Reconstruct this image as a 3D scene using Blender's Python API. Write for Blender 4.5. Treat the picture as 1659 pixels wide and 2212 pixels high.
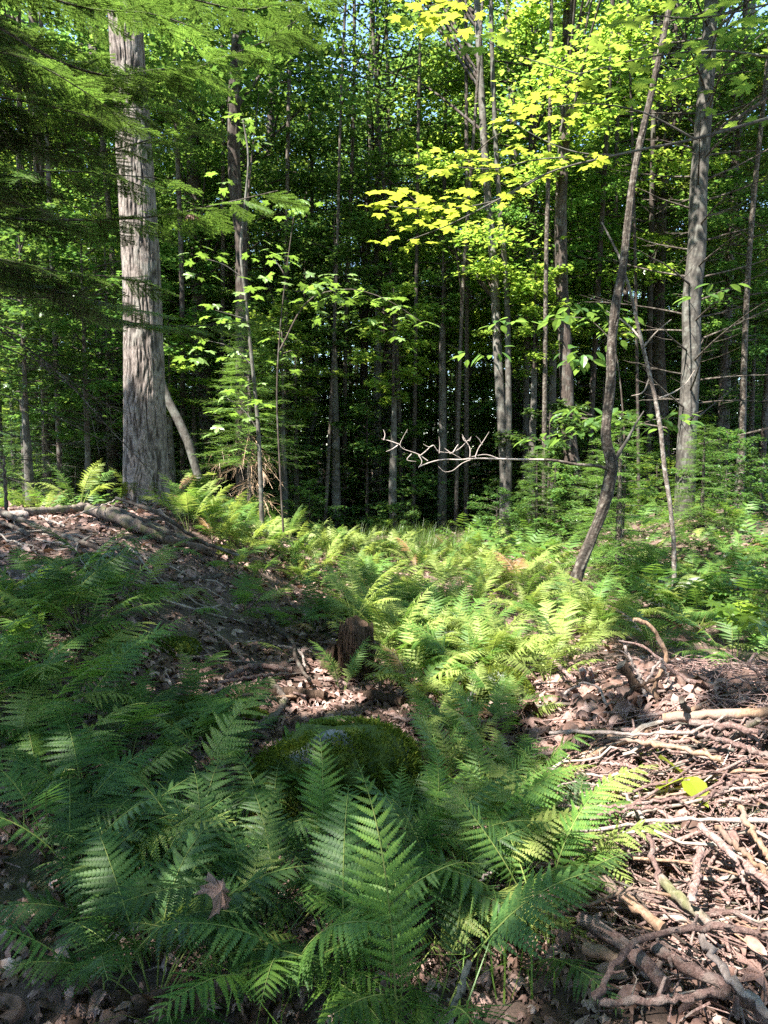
import bpy, math, random
import numpy as np
from mathutils import Vector, Matrix

random.seed(11)
rng = np.random.default_rng(11)
SC = bpy.context.scene
COL = SC.collection
for _o in list(bpy.data.objects):
    bpy.data.objects.remove(_o)

# ------------------------------------------------------------------ camera, sky, sun, exposure
PITCH = math.radians(4.5)
CAM = np.array([0.0, 0.0, 1.55])
FPX = 1534.0                       # focal length on a 1659 x 2212 picture
cd = bpy.data.cameras.new('camera')
cam = bpy.data.objects.new('camera', cd)
COL.objects.link(cam)
cam.location = CAM
cam.rotation_euler = (math.pi / 2 - PITCH, 0, 0)
cd.sensor_fit = 'VERTICAL'
cd.sensor_height = 34.6
cd.lens = 24.0
cd.clip_start = 0.05
cd.clip_end = 600
SC.camera = cam

SUN_AZ = math.radians(232.0)       # clockwise from +Y: behind the camera, to its left
SUN_EL = math.radians(57.0)
S = np.array([math.sin(SUN_AZ) * math.cos(SUN_EL), math.cos(SUN_AZ) * math.cos(SUN_EL), math.sin(SUN_EL)])
world = bpy.data.worlds.new('World')
SC.world = world
world.use_nodes = True
wn = world.node_tree.nodes
sky = wn.new('ShaderNodeTexSky')
sky.sky_type = 'NISHITA'
sky.sun_disc = False
sky.sun_elevation = SUN_EL
sky.sun_rotation = SUN_AZ
sky.air_density = 1.0
sky.dust_density = 0.2
sky.ozone_density = 2.5
wn['Background'].inputs['Strength'].default_value = 0.115
world.node_tree.links.new(sky.outputs[0], wn['Background'].inputs['Color'])
sl = bpy.data.lights.new('sun', 'SUN')
sl.energy = 5.0
sl.angle = math.radians(0.53)
sl.color = (1.0, 0.95, 0.86)
sun = bpy.data.objects.new('sun', sl)
COL.objects.link(sun)
sun.rotation_euler = Vector(-S).to_track_quat('-Z', 'Y').to_euler()
SC.view_settings.view_transform = 'Standard'
SC.view_settings.look = 'None'
SC.view_settings.gamma = 1.0
SC.view_settings.use_curve_mapping = False
SC.view_settings.exposure = 2.5
SC.render.engine = 'CYCLES'
SC.cycles.max_bounces = 12
SC.cycles.diffuse_bounces = 8
SC.cycles.transmission_bounces = 8
SC.cycles.glossy_bounces = 2
SC.cycles.caustics_reflective = False
SC.cycles.caustics_refractive = False
SC.cycles.use_denoising = False
SC.cycles.sample_clamp_indirect = 4.0

# ------------------------------------------------------------------ picture geometry
FWD = np.array([0.0, math.cos(PITCH), -math.sin(PITCH)])
UPV = np.array([0.0, math.sin(PITCH), math.cos(PITCH)])
RGT = np.array([1.0, 0.0, 0.0])


def at(px, py, depth):
    return CAM + depth * (FWD + RGT * (px - 829.5) / FPX + UPV * (1106.0 - py) / FPX)


def project(P):
    P = np.atleast_2d(P) - CAM
    d = P @ FWD
    dd = np.where(np.abs(d) < 1e-3, 1e-3, d)
    return 829.5 + FPX * (P @ RGT) / dd, 1106.0 - FPX * (P @ UPV) / dd, d


def sstep(a, b, t):
    t = np.clip((np.asarray(t, float) - a) / (b - a), 0, 1)
    return t * t * (3 - 2 * t)


def hash2(i, j, seed=0):
    n = (i.astype(np.int64) * 374761393 + j.astype(np.int64) * 668265263 + seed * 982451653) & 0x7fffffff
    n = ((n ^ (n >> 13)) * 1274126177) & 0x7fffffff
    n = n ^ (n >> 16)
    return (n & 0xffff) / 65535.0


def vnoise(x, y, seed=0, perx=None):
    x = np.asarray(x, float); y = np.asarray(y, float)
    i = np.floor(x).astype(np.int64); j = np.floor(y).astype(np.int64)
    fx = x - i; fy = y - j
    fx = fx * fx * (3 - 2 * fx); fy = fy * fy * (3 - 2 * fy)
    i1 = i + 1
    if perx:
        i = i % perx; i1 = i1 % perx
    a = hash2(i, j, seed); b = hash2(i1, j, seed)
    c = hash2(i, j + 1, seed); d = hash2(i1, j + 1, seed)
    return (a * (1 - fx) + b * fx) * (1 - fy) + (c * (1 - fx) + d * fx) * fy


def ground_h(x, y):
    x = np.asarray(x, float); y = np.asarray(y, float)
    h = 0.16 * (vnoise(x * 0.45, y * 0.45, 3) - 0.5) + 0.07 * (vnoise(x * 1.7, y * 1.7, 4) - 0.5)
    bx = sstep(-0.55, -2.6, x)
    by = 0.16 + 0.84 * sstep(1.2, 7.8, y) - 0.62 * sstep(9.0, 11.5, y)
    h = h + 0.88 * bx * by
    h = h + 0.4 * np.exp(-((x - 2.0) / 0.95) ** 2 - ((y - 3.2) / 1.2) ** 2)
    h = h + 0.5 * sstep(2.0, 6.0, x) * sstep(5.0, 11.0, y)
    h = h - 0.14 * np.exp(-((x - 0.45) / 0.5) ** 2 - ((y - 3.2) / 0.7) ** 2)
    h = h + 0.015 * np.maximum(y - 15, 0)
    return h


def gpt(px, py, h=0.0):
    """the point on (or h above) the ground that shows at this place of the picture"""
    d = FWD + RGT * (px - 829.5) / FPX + UPV * (1106.0 - py) / FPX
    t = np.linspace(0.7, 40, 1600)
    P = CAM + t[:, None] * d
    g = P[:, 2] - ground_h(P[:, 0], P[:, 1]) - h
    k = np.argmax(g < 0)
    if g[k] >= 0:
        k = len(t) - 1
    if k > 0:
        f = g[k - 1] / (g[k - 1] - g[k] + 1e-9)
        tt = t[k - 1] + f * (t[k] - t[k - 1])
    else:
        tt = t[0]
    return CAM + tt * d


def inpoly(px, py, poly):
    px = np.asarray(px, float); py = np.asarray(py, float)
    r = np.zeros(px.shape, bool)
    n = len(poly)
    for k in range(n):
        x0, y0 = poly[k]; x1, y1 = poly[(k + 1) % n]
        if y0 == y1:
            continue
        c = ((y0 > py) != (y1 > py)) & (px < (x1 - x0) * (py - y0) / (y1 - y0) + x0)
        r ^= c
    return r


# ------------------------------------------------------------------ materials
def mat(name):
    m = bpy.data.materials.new(name)
    m.use_nodes = True
    nt = m.node_tree
    for n in list(nt.nodes):
        nt.nodes.remove(n)
    out = nt.nodes.new('ShaderNodeOutputMaterial')
    return m, nt, out


def ramp(nt, stops):
    r = nt.nodes.new('ShaderNodeValToRGB')
    e = r.color_ramp.elements
    while len(e) < len(stops):
        e.new(0.5)
    for k, (p, c) in enumerate(stops):
        e[k].position = p
        e[k].color = (*c, 1)
    return r


def leaf_mat(name, stops, tstops, trans=0.45, rough=0.45, spec=0.35, objvar=0.35, mottle=0):
    m, nt, out = mat(name)
    g = nt.nodes.new('ShaderNodeNewGeometry')
    oi = nt.nodes.new('ShaderNodeObjectInfo')
    r1 = ramp(nt, stops); r2 = ramp(nt, tstops)
    nt.links.new(g.outputs['Random Per Island'], r1.inputs[0])
    nt.links.new(g.outputs['Random Per Island'], r2.inputs[0])
    mr = nt.nodes.new('ShaderNodeMapRange')
    mr.inputs[3].default_value = 1 - objvar; mr.inputs[4].default_value = 1 + objvar
    nt.links.new(oi.outputs['Random'], mr.inputs[0])
    hs = []
    for r in (r1, r2):
        h = nt.nodes.new('ShaderNodeHueSaturation')
        nt.links.new(mr.outputs[0], h.inputs['Value'])
        nt.links.new(r.outputs[0], h.inputs['Color'])
        hs.append(h)
    p = nt.nodes.new('ShaderNodeBsdfPrincipled')
    p.inputs['Roughness'].default_value = rough
    p.inputs['Specular IOR Level'].default_value = spec
    bc = hs[0].outputs[0]
    if mottle:
        tc = nt.nodes.new('ShaderNodeTexCoord'); nz = nt.nodes.new('ShaderNodeTexNoise')
        nz.inputs['Scale'].default_value = mottle; nz.inputs['Detail'].default_value = 5
        nt.links.new(tc.outputs['Object'], nz.inputs['Vector'])
        rm = ramp(nt, [(0.3, (0.45,) * 3), (0.65, (1.15,) * 3)])
        nt.links.new(nz.outputs[0], rm.inputs[0])
        mm = nt.nodes.new('ShaderNodeMix'); mm.data_type = 'RGBA'; mm.blend_type = 'MULTIPLY'; mm.inputs[0].default_value = 1
        nt.links.new(bc, mm.inputs[6]); nt.links.new(rm.outputs[0], mm.inputs[7]); bc = mm.outputs[2]
        bp = nt.nodes.new('ShaderNodeBump'); bp.inputs['Strength'].default_value = .5; bp.inputs['Distance'].default_value = .01
        nt.links.new(nz.outputs[0], bp.inputs['Height']); nt.links.new(bp.outputs[0], p.inputs['Normal'])
    nt.links.new(bc, p.inputs['Base Color'])
    t = nt.nodes.new('ShaderNodeBsdfTranslucent')
    nt.links.new(hs[1].outputs[0], t.inputs['Color'])
    mx = nt.nodes.new('ShaderNodeMixShader')
    mx.inputs[0].default_value = trans
    nt.links.new(p.outputs[0], mx.inputs[1]); nt.links.new(t.outputs[0], mx.inputs[2])
    nt.links.new(mx.outputs[0], out.inputs[0])
    return m


def bark_mat(name, dark, mid, light, lichen=None, lichen_amt=0.5, stretch=(9, 9, 1.6), bump=0.6, objvar=0.2, lsc=6.5):
    m, nt, out = mat(name)
    tc = nt.nodes.new('ShaderNodeTexCoord')
    mp = nt.nodes.new('ShaderNodeMapping')
    mp.inputs['Scale'].default_value = stretch
    nt.links.new(tc.outputs['Object'], mp.inputs[0])
    n = nt.nodes.new('ShaderNodeTexNoise')
    n.inputs['Scale'].default_value = 3.0; n.inputs['Detail'].default_value = 6; n.inputs['Roughness'].default_value = 0.65
    nt.links.new(mp.outputs[0], n.inputs['Vector'])
    r = ramp(nt, [(0.28, dark), (0.5, mid), (0.72, light)])
    nt.links.new(n.outputs[0], r.inputs[0])
    col = r.outputs[0]
    if lichen:
        n2 = nt.nodes.new('ShaderNodeTexNoise')
        n2.inputs['Scale'].default_value = lsc; n2.inputs['Detail'].default_value = 5
        nt.links.new(tc.outputs['Object'], n2.inputs['Vector'])
        r2 = ramp(nt, [(0.5, (0, 0, 0)), (0.62, (lichen_amt,) * 3)])
        nt.links.new(n2.outputs[0], r2.inputs[0])
        mx = nt.nodes.new('ShaderNodeMix'); mx.data_type = 'RGBA'
        nt.links.new(r2.outputs[0], mx.inputs[0])
        nt.links.new(col, mx.inputs[6]); mx.inputs[7].default_value = (*lichen, 1)
        col = mx.outputs[2]
    at_ = nt.nodes.new('ShaderNodeAttribute'); at_.attribute_name = 'crack'
    mc = nt.nodes.new('ShaderNodeMix'); mc.data_type = 'RGBA'
    nt.links.new(at_.outputs['Fac'], mc.inputs[0]); nt.links.new(col, mc.inputs[6]); mc.inputs[7].default_value = (*[c * .7 for c in dark], 1)
    col = mc.outputs[2]
    oi = nt.nodes.new('ShaderNodeObjectInfo')
    mr = nt.nodes.new('ShaderNodeMapRange')
    mr.inputs[3].default_value = 1 - objvar; mr.inputs[4].default_value = 1 + objvar
    nt.links.new(oi.outputs['Random'], mr.inputs[0])
    h = nt.nodes.new('ShaderNodeHueSaturation')
    nt.links.new(mr.outputs[0], h.inputs['Value']); nt.links.new(col, h.inputs['Color'])
    p = nt.nodes.new('ShaderNodeBsdfPrincipled')
    p.inputs['Roughness'].default_value = 0.85
    p.inputs['Specular IOR Level'].default_value = 0.2
    nt.links.new(h.outputs[0], p.inputs['Base Color'])
    b = nt.nodes.new('ShaderNodeBump')
    b.inputs['Strength'].default_value = bump; b.inputs['Distance'].default_value = 0.02
    nt.links.new(n.outputs[0], b.inputs['Height'])
    nt.links.new(b.outputs[0], p.inputs['Normal'])
    nt.links.new(p.outputs[0], out.inputs[0])
    return m


M = {}
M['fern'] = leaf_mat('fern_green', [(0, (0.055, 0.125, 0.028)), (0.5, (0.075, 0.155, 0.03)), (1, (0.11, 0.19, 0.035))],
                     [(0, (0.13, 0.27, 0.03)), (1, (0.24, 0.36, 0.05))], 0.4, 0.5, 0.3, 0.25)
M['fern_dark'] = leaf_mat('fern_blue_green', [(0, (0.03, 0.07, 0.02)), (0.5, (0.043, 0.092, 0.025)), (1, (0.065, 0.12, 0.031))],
                          [(0, (0.08, 0.2, 0.04)), (1, (0.15, 0.28, 0.055))], 0.35, 0.5, 0.3, 0.3)  # dark species' green, lowered further to deepen the shaded foreground
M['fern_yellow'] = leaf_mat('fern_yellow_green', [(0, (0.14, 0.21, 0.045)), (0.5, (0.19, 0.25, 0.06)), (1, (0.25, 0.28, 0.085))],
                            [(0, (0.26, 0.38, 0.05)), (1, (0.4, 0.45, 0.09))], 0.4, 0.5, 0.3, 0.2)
M['fern_brown'] = leaf_mat('fern_withered', [(0, (0.2, 0.12, 0.05)), (1, (0.3, 0.18, 0.08))], [(0, (0.3, 0.18, 0.06)), (1, (0.35, 0.22, 0.09))], 0.3)
M['leaf_dark'] = leaf_mat('leaf_deep_green', [(0, (0.04, 0.1, 0.022)), (0.6, (0.055, 0.13, 0.028)), (1, (0.08, 0.155, 0.034))],
                          [(0, (0.1, 0.23, 0.04)), (1, (0.2, 0.33, 0.055))], 0.42, 0.33, 0.55)
M['leaf'] = leaf_mat('leaf_mid_green', [(0, (0.042, 0.098, 0.026)), (0.6, (0.062, 0.128, 0.032)), (1, (0.1, 0.16, 0.036))],
                     [(0, (0.12, 0.26, 0.045)), (1, (0.25, 0.37, 0.06))], 0.45, 0.33, 0.55)
M['leaf_light'] = leaf_mat('leaf_light_green', [(0, (0.07, 0.15, 0.022)), (0.6, (0.1, 0.18, 0.025)), (1, (0.15, 0.21, 0.03))],
                           [(0, (0.19, 0.33, 0.045)), (1, (0.36, 0.45, 0.06))], 0.5, 0.33, 0.5)
M['leaf_fresh'] = leaf_mat('leaf_fresh_green', [(0, (0.11, 0.19, 0.05)), (1, (0.17, 0.25, 0.075))], [(0, (0.2, 0.38, 0.05)), (1, (0.3, 0.45, 0.06))], 0.35, 0.35, 0.6)
M['leaf_yellow'] = leaf_mat('leaf_yellow_green', [(0, (0.13, 0.19, 0.02)), (1, (0.2, 0.22, 0.02))],
                            [(0, (0.34, 0.47, 0.04)), (0.8, (0.47, 0.53, 0.06)), (1, (0.55, 0.54, 0.07))], 0.5, 0.4, 0.35, 0.15)
M['needle'] = leaf_mat('needle_dark', [(0, (0.03, 0.075, 0.024)), (1, (0.06, 0.115, 0.035))], [(0, (0.1, 0.2, 0.03)), (1, (0.18, 0.27, 0.045))], 0.4, 0.4, 0.4)
M['needle_fresh_lit'] = leaf_mat('needle_fresh_lit', [(0, (0.07, 0.15, 0.035)), (1, (0.11, 0.18, 0.04))], [(0, (0.15, 0.3, 0.04)), (1, (0.25, 0.38, 0.06))], 0.4, 0.4, 0.4)
M['needle_brown'] = leaf_mat('needle_brown', [(0, (0.2, 0.13, 0.08)), (1, (0.3, 0.2, 0.13))], [(0, (0.2, 0.13, 0.08)), (1, (0.3, 0.2, 0.13))], 0.1)
M['grass'] = leaf_mat('grass_green', [(0, (0.08, 0.17, 0.03)), (1, (0.14, 0.22, 0.04))], [(0, (0.2, 0.32, 0.04)), (1, (0.3, 0.38, 0.06))], 0.35, 0.4, 0.4)
M['moss'] = leaf_mat('moss_green', [(0, (0.035, 0.06, 0.01)), (0.5, (0.07, 0.1, 0.013)), (1, (0.13, 0.15, 0.018))],
                     [(0, (0.1, 0.16, 0.015)), (1, (0.24, 0.26, 0.02))], 0.25, 0.8, 0.1, 0.2)
M['litter'] = leaf_mat('dead_leaf', [(0, (0.06, 0.035, 0.026)), (0.35, (0.15, 0.088, 0.068)), (0.6, (0.25, 0.15, 0.125)), (0.85, (0.34, 0.225, 0.195)), (1, (0.42, 0.31, 0.27))],
                       [(0, (0.2, 0.1, 0.05)), (1, (0.35, 0.2, 0.12))], 0.12, 0.6, 0.3, 0.1, 34)
M['rachis'] = bark_mat('fern_stalk', (0.07, 0.1, 0.03), (0.12, 0.16, 0.04), (0.2, 0.2, 0.07), None, 0, (5, 5, 5), 0.1)
M['bark_pale'] = bark_mat('bark_pale_grey', (0.03, 0.022, 0.018), (0.155, 0.128, 0.113), (0.26, 0.22, 0.2), (0.21, 0.2, 0.175), 0.5, (16, 16, 6), 0.5, 0.0)
M['bark_brown'] = bark_mat('bark_brown', (0.02, 0.015, 0.012), (0.055, 0.041, 0.034), (0.11, 0.085, 0.07), (0.14, 0.14, 0.12), 0.5, (10, 10, 3), 0.8, .25, 9)
M['bark_grey'] = bark_mat('bark_smooth_grey', (0.035, 0.031, 0.027), (0.075, 0.067, 0.058), (0.13, 0.117, 0.103), (0.17, 0.173, 0.15), 0.55, (7, 7, 4), 0.5, .2, 9)
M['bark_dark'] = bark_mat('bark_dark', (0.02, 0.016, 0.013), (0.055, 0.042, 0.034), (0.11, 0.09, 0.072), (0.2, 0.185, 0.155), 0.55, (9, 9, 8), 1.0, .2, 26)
M['bark_birch'] = bark_mat('bark_spotted', (0.03, 0.023, 0.019), (0.085, 0.068, 0.058), (0.16, 0.135, 0.118), (0.28, 0.26, 0.235), 0.6, (10, 10, 10), 0.5, .2, 22)
M['twig_pale'] = bark_mat('wood_bleached', (0.17, 0.135, 0.12), (0.28, 0.235, 0.215), (0.4, 0.35, 0.325), None, 0, (14, 14, 4), 0.4)
M['twig_grey'] = bark_mat('wood_weathered', (0.12, 0.09, 0.08), (0.21, 0.168, 0.152), (0.31, 0.262, 0.24), None, 0, (20, 20, 8), 0.7)
M['stick'] = bark_mat('stick_bark', (0.06, 0.036, 0.031), (0.19, 0.118, 0.104), (0.32, 0.222, 0.2), (0.3, 0.25, 0.225), 0.5, (34, 34, 16), 1.0, 0.35, 22)
M['stick_orange'] = bark_mat('stick_inner_wood', (0.09, 0.054, 0.036), (0.21, 0.13, 0.086), (0.31, 0.21, 0.145), (0.18, 0.13, 0.108), 0.85, (26, 26, 4), 0.6)
M['log'] = bark_mat('log_bark', (0.04, 0.032, 0.027), (0.13, 0.1, 0.085), (0.24, 0.2, 0.17), (0.09, 0.11, 0.03), 0.5, (16, 16, 3), 0.9)
M['log_end'] = bark_mat('cut_wood_dark', (0.03, 0.027, 0.025), (0.07, 0.062, 0.055), (0.13, 0.115, 0.1), None, 0, (20, 20, 20), 0.5)
M['rotten'] = bark_mat('rotten_wood', (0.02, 0.013, 0.009), (0.065, 0.04, 0.027), (0.14, 0.09, 0.065), None, 0, (22, 22, 2.5), 1.0)
M['dead_twig'] = bark_mat('dead_twig', (0.14, 0.11, 0.09), (0.24, 0.2, 0.17), (0.36, 0.31, 0.27), None, 0, (9, 9, 9), 0.3)


def rock_mat(name, moss_amt):
    m, nt, out = mat(name)
    tc = nt.nodes.new('ShaderNodeTexCoord')
    n = nt.nodes.new('ShaderNodeTexNoise'); n.inputs['Scale'].default_value = 18; n.inputs['Detail'].default_value = 8
    nt.links.new(tc.outputs['Object'], n.inputs['Vector'])
    r = ramp(nt, [(0.3, (0.06, 0.06, 0.06)), (0.5, (0.13, 0.133, 0.135)), (0.7, (0.24, 0.245, 0.25))])
    nt.links.new(n.outputs[0], r.inputs[0])
    n2 = nt.nodes.new('ShaderNodeTexNoise'); n2.inputs['Scale'].default_value = 3.5; n2.inputs['Detail'].default_value = 6
    nt.links.new(tc.outputs['Object'], n2.inputs['Vector'])
    r2 = ramp(nt, [(0.62 - moss_amt * 0.4, (0, 0, 0)), (0.7 - moss_amt * 0.4, (1, 1, 1))])
    nt.links.new(n2.outputs[0], r2.inputs[0])
    r3 = ramp(nt, [(0.3, (0.03, 0.05, 0.008)), (0.6, (0.08, 0.11, 0.014)), (0.8, (0.14, 0.16, 0.03))])
    nt.links.new(n.outputs[0], r3.inputs[0])
    mx = nt.nodes.new('ShaderNodeMix'); mx.data_type = 'RGBA'
    nt.links.new(r2.outputs[0], mx.inputs[0]); nt.links.new(r.outputs[0], mx.inputs[6]); nt.links.new(r3.outputs[0], mx.inputs[7])
    p = nt.nodes.new('ShaderNodeBsdfPrincipled'); p.inputs['Roughness'].default_value = 0.9
    nt.links.new(mx.outputs[2], p.inputs['Base Color'])
    b = nt.nodes.new('ShaderNodeBump'); b.inputs['Strength'].default_value = 0.8; b.inputs['Distance'].default_value = 0.02
    nt.links.new(n.outputs[0], b.inputs['Height']); nt.links.new(b.outputs[0], p.inputs['Normal'])
    nt.links.new(p.outputs[0], out.inputs[0])
    return m


M['rock'] = rock_mat('mossy_rock', 0.62)
M['rock_grey'] = rock_mat('grey_rock', 0.1)


def ground_mat():
    m, nt, out = mat('forest_soil')
    tc = nt.nodes.new('ShaderNodeTexCoord')
    n = nt.nodes.new('ShaderNodeTexNoise'); n.inputs['Scale'].default_value = 14; n.inputs['Detail'].default_value = 8; n.inputs['Roughness'].default_value = 0.7
    nt.links.new(tc.outputs['Object'], n.inputs['Vector'])
    r = ramp(nt, [(0.3, (0.03, 0.02, 0.015)), (0.5, (0.09, 0.058, 0.045)), (0.7, (0.2, 0.13, 0.105))])
    nt.links.new(n.outputs[0], r.inputs[0])
    n2 = nt.nodes.new('ShaderNodeTexNoise'); n2.inputs['Scale'].default_value = 1.1; n2.inputs['Detail'].default_value = 5
    nt.links.new(tc.outputs['Object'], n2.inputs['Vector'])
    r2 = ramp(nt, [(0.55, (0, 0, 0)), (0.66, (0.75,) * 3)])
    nt.links.new(n2.outputs[0], r2.inputs[0])
    mx = nt.nodes.new('ShaderNodeMix'); mx.data_type = 'RGBA'
    nt.links.new(r2.outputs[0], mx.inputs[0]); nt.links.new(r.outputs[0], mx.inputs[6]); mx.inputs[7].default_value = (0.05, 0.07, 0.015, 1)
    p = nt.nodes.new('ShaderNodeBsdfPrincipled'); p.inputs['Roughness'].default_value = 0.95
    nt.links.new(mx.outputs[2], p.inputs['Base Color'])
    b = nt.nodes.new('ShaderNodeBump'); b.inputs['Strength'].default_value = 1.0; b.inputs['Distance'].default_value = 0.04
    nt.links.new(n.outputs[0], b.inputs['Height']); nt.links.new(b.outputs[0], p.inputs['Normal'])
    nt.links.new(p.outputs[0], out.inputs[0])
    return m


M['ground'] = ground_mat()


# ------------------------------------------------------------------ mesh helpers
class MB:
    """collects vertices, triangles and quads, then becomes one mesh"""
    def __init__(self):
        self.v = []; self.t = []; self.q = []; self.mt = []; self.mq = []; self.n = 0

    def add(self, V, T=None, Q=None, mi=0):
        V = np.asarray(V, float).reshape(-1, 3)
        if T is not None and len(T):
            T = np.asarray(T, np.int64).reshape(-1, 3)
            self.t.append(T + self.n); self.mt.append(np.full(len(T), mi))
        if Q is not None and len(Q):
            Q = np.asarray(Q, np.int64).reshape(-1, 4)
            self.q.append(Q + self.n); self.mq.append(np.full(len(Q), mi))
        self.v.append(V); self.n += len(V)
        return self

    def mesh(self, name, mats, smooth=False):
        V = np.concatenate(self.v) if self.v else np.zeros((0, 3))
        T = np.concatenate(self.t) if self.t else np.zeros((0, 3), np.int64)
        Q = np.concatenate(self.q) if self.q else np.zeros((0, 4), np.int64)
        me = bpy.data.meshes.new(name)
        me.vertices.add(len(V)); me.vertices.foreach_set('co', V.astype(np.float32).ravel())
        nl = len(T) * 3 + len(Q) * 4
        me.loops.add(nl)
        me.loops.foreach_set('vertex_index', np.concatenate([T.ravel(), Q.ravel()]).astype(np.int32))
        me.polygons.add(len(T) + len(Q))
        st = np.concatenate([np.arange(len(T)) * 3, len(T) * 3 + np.arange(len(Q)) * 4]).astype(np.int32)
        me.polygons.foreach_set('loop_start', st)
        mi = np.concatenate([*(self.mt or [np.zeros(0)]), *(self.mq or [np.zeros(0)])]).astype(np.int32)
        if mi.any():
            me.polygons.foreach_set('material_index', mi)
        me.polygons.foreach_set('use_smooth', np.full(len(T) + len(Q), bool(smooth)))
        for m in (mats if isinstance(mats, (list, tuple)) else [mats]):
            me.materials.append(m)
        me.update(calc_edges=True)
        return me


def obj(name, mesh, parent=None, mtx=None, loc=None):
    o = bpy.data.objects.new(name, mesh)
    COL.objects.link(o)
    if parent is not None:
        o.parent = parent
    if mtx is not None:
        o.matrix_basis = mtx
    elif loc is not None:
        o.location = loc
    return o


def tag(o, label, cat, group=None, kind=None):
    if label: o['label'] = label
    if cat: o['category'] = cat
    if group: o['group'] = group
    if kind: o['kind'] = kind
    return o


def empty(name, loc, label, cat, group=None):
    o = obj(name, None, None, None, loc)
    o.empty_display_size = 0.1
    return tag(o, label, cat, group)


def mtx4(R, t):
    m = Matrix.Identity(4)
    for a in range(3):
        for b in range(3):
            m[a][b] = float(R[a][b])
        m[a][3] = float(t[a])
    return m


def rotz(a):
    c, s = math.cos(a), math.sin(a)
    return np.array([[c, -s, 0], [s, c, 0], [0, 0, 1.0]])


def rotx(a):
    c, s = math.cos(a), math.sin(a)
    return np.array([[1.0, 0, 0], [0, c, -s], [0, s, c]])


def roty(a):
    c, s = math.cos(a), math.sin(a)
    return np.array([[c, 0, s], [0, 1.0, 0], [-s, 0, c]])


def resample(P, n):
    P = np.asarray(P, float)
    if len(P) < 3:
        t = np.linspace(0, 1, n)[:, None]
        return P[0] * (1 - t) + P[-1] * t
    s = np.concatenate([[0], np.cumsum(np.linalg.norm(np.diff(P, axis=0), axis=1))])
    u = np.linspace(0, s[-1], n)
    # Catmull-Rom through the points
    tang = np.gradient(P, s, axis=0)
    k = np.clip(np.searchsorted(s, u, side='right') - 1, 0, len(P) - 2)
    h = (s[k + 1] - s[k])[:, None]
    t = ((u - s[k]) / h[:, 0])[:, None]
    return ((2 * t ** 3 - 3 * t ** 2 + 1) * P[k] + (t ** 3 - 2 * t ** 2 + t) * h * tang[k]
            + (-2 * t ** 3 + 3 * t ** 2) * P[k + 1] + (t ** 3 - t ** 2) * h * tang[k + 1])


def tube(P, r, sides=6, cap=True, rough=0.0, capmi=None, mb=None, mi=0):
    P = np.asarray(P, float); n = len(P)
    r = np.broadcast_to(np.asarray(r, float), (n,)).copy()
    T = np.gradient(P, axis=0)
    T /= np.linalg.norm(T, axis=1)[:, None] + 1e-12
    ref = np.array([0.31, 0.87, 0.21]) if abs(T[0][2]) > 0.7 else np.array([0.05, 0.1, 1.0])
    U = np.zeros_like(P)
    u = np.cross(T[0], ref); u /= np.linalg.norm(u)
    for k in range(n):
        u = u - T[k] * (u @ T[k]); u /= np.linalg.norm(u) + 1e-12
        U[k] = u
    W = np.cross(T, U)
    a = np.linspace(0, 2 * math.pi, sides, endpoint=False)
    rr = r[:, None] * np.ones((1, sides))
    if rough:
        rr = rr * (1 + rough * (rng.random((n, sides)) - 0.5) * 2)
    V = P[:, None, :] + rr[..., None] * (np.cos(a)[None, :, None] * U[:, None, :] + np.sin(a)[None, :, None] * W[:, None, :])
    V = V.reshape(-1, 3)
    i = np.arange(n - 1)[:, None] * sides; j = np.arange(sides)[None, :]; j1 = (j + 1) % sides
    Q = np.stack([i + j, i + j1, i + sides + j1, i + sides + j], -1).reshape(-1, 4)
    mb = mb or MB()
    mb.add(V, None, Q, mi)
    if cap:
        for k0, c, flip in ((0, P[0], 1), ((n - 1) * sides, P[-1], 0)):
            VV = np.vstack([V[k0:k0 + sides], c[None]])
            F = [(q, sides, (q + 1) % sides) if not flip else (q, (q + 1) % sides, sides)[::-1] for q in range(sides)]
            F = [(f[0], f[1], f[2]) for f in F]
            mb.add(VV, F, None, mi if capmi is None else capmi)
    return mb


def scatter(mb, Vt, Tt, pos, R, sc, mi=0):
    """copies of a small template (Vt, Tt) at pos with rotations R (n,3,3) and sizes sc, into one mesh"""
    n = len(pos)
    if n == 0:
        return mb
    V = np.einsum('nij,kj->nki', R, Vt) * np.asarray(sc).reshape(-1, 1, 1) + pos[:, None, :]
    T = Tt[None] + (np.arange(n) * len(Vt))[:, None, None]
    mb.add(V.reshape(-1, 3), T.reshape(-1, 3), None, mi)
    return mb


def frames(heading, tilt, roll):
    """rotations whose local X runs along heading (radians) and whose local Z is up, tilted"""
    n = len(heading)
    ch, sh = np.cos(heading), np.sin(heading)
    ct, st = np.cos(tilt), np.sin(tilt)
    cr, sr = np.cos(roll), np.sin(roll)
    Rz = np.zeros((n, 3, 3)); Rz[:, 0, 0] = ch; Rz[:, 0, 1] = -sh; Rz[:, 1, 0] = sh; Rz[:, 1, 1] = ch; Rz[:, 2, 2] = 1
    Ry = np.zeros((n, 3, 3)); Ry[:, 0, 0] = ct; Ry[:, 0, 2] = st; Ry[:, 2, 0] = -st; Ry[:, 2, 2] = ct; Ry[:, 1, 1] = 1
    Rx = np.zeros((n, 3, 3)); Rx[:, 0, 0] = 1; Rx[:, 1, 1] = cr; Rx[:, 1, 2] = -sr; Rx[:, 2, 1] = sr; Rx[:, 2, 2] = cr
    return Rz @ Ry @ Rx


# leaf templates (length 1 along +X, blade facing +Z)
def leaf_diamond():
    V = np.array([[0, 0, 0], [0.42, -0.3, 0.05], [1, 0, -0.06], [0.42, 0.3, 0.05]])
    return V, np.array([[0, 1, 2], [0, 2, 3]])


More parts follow.
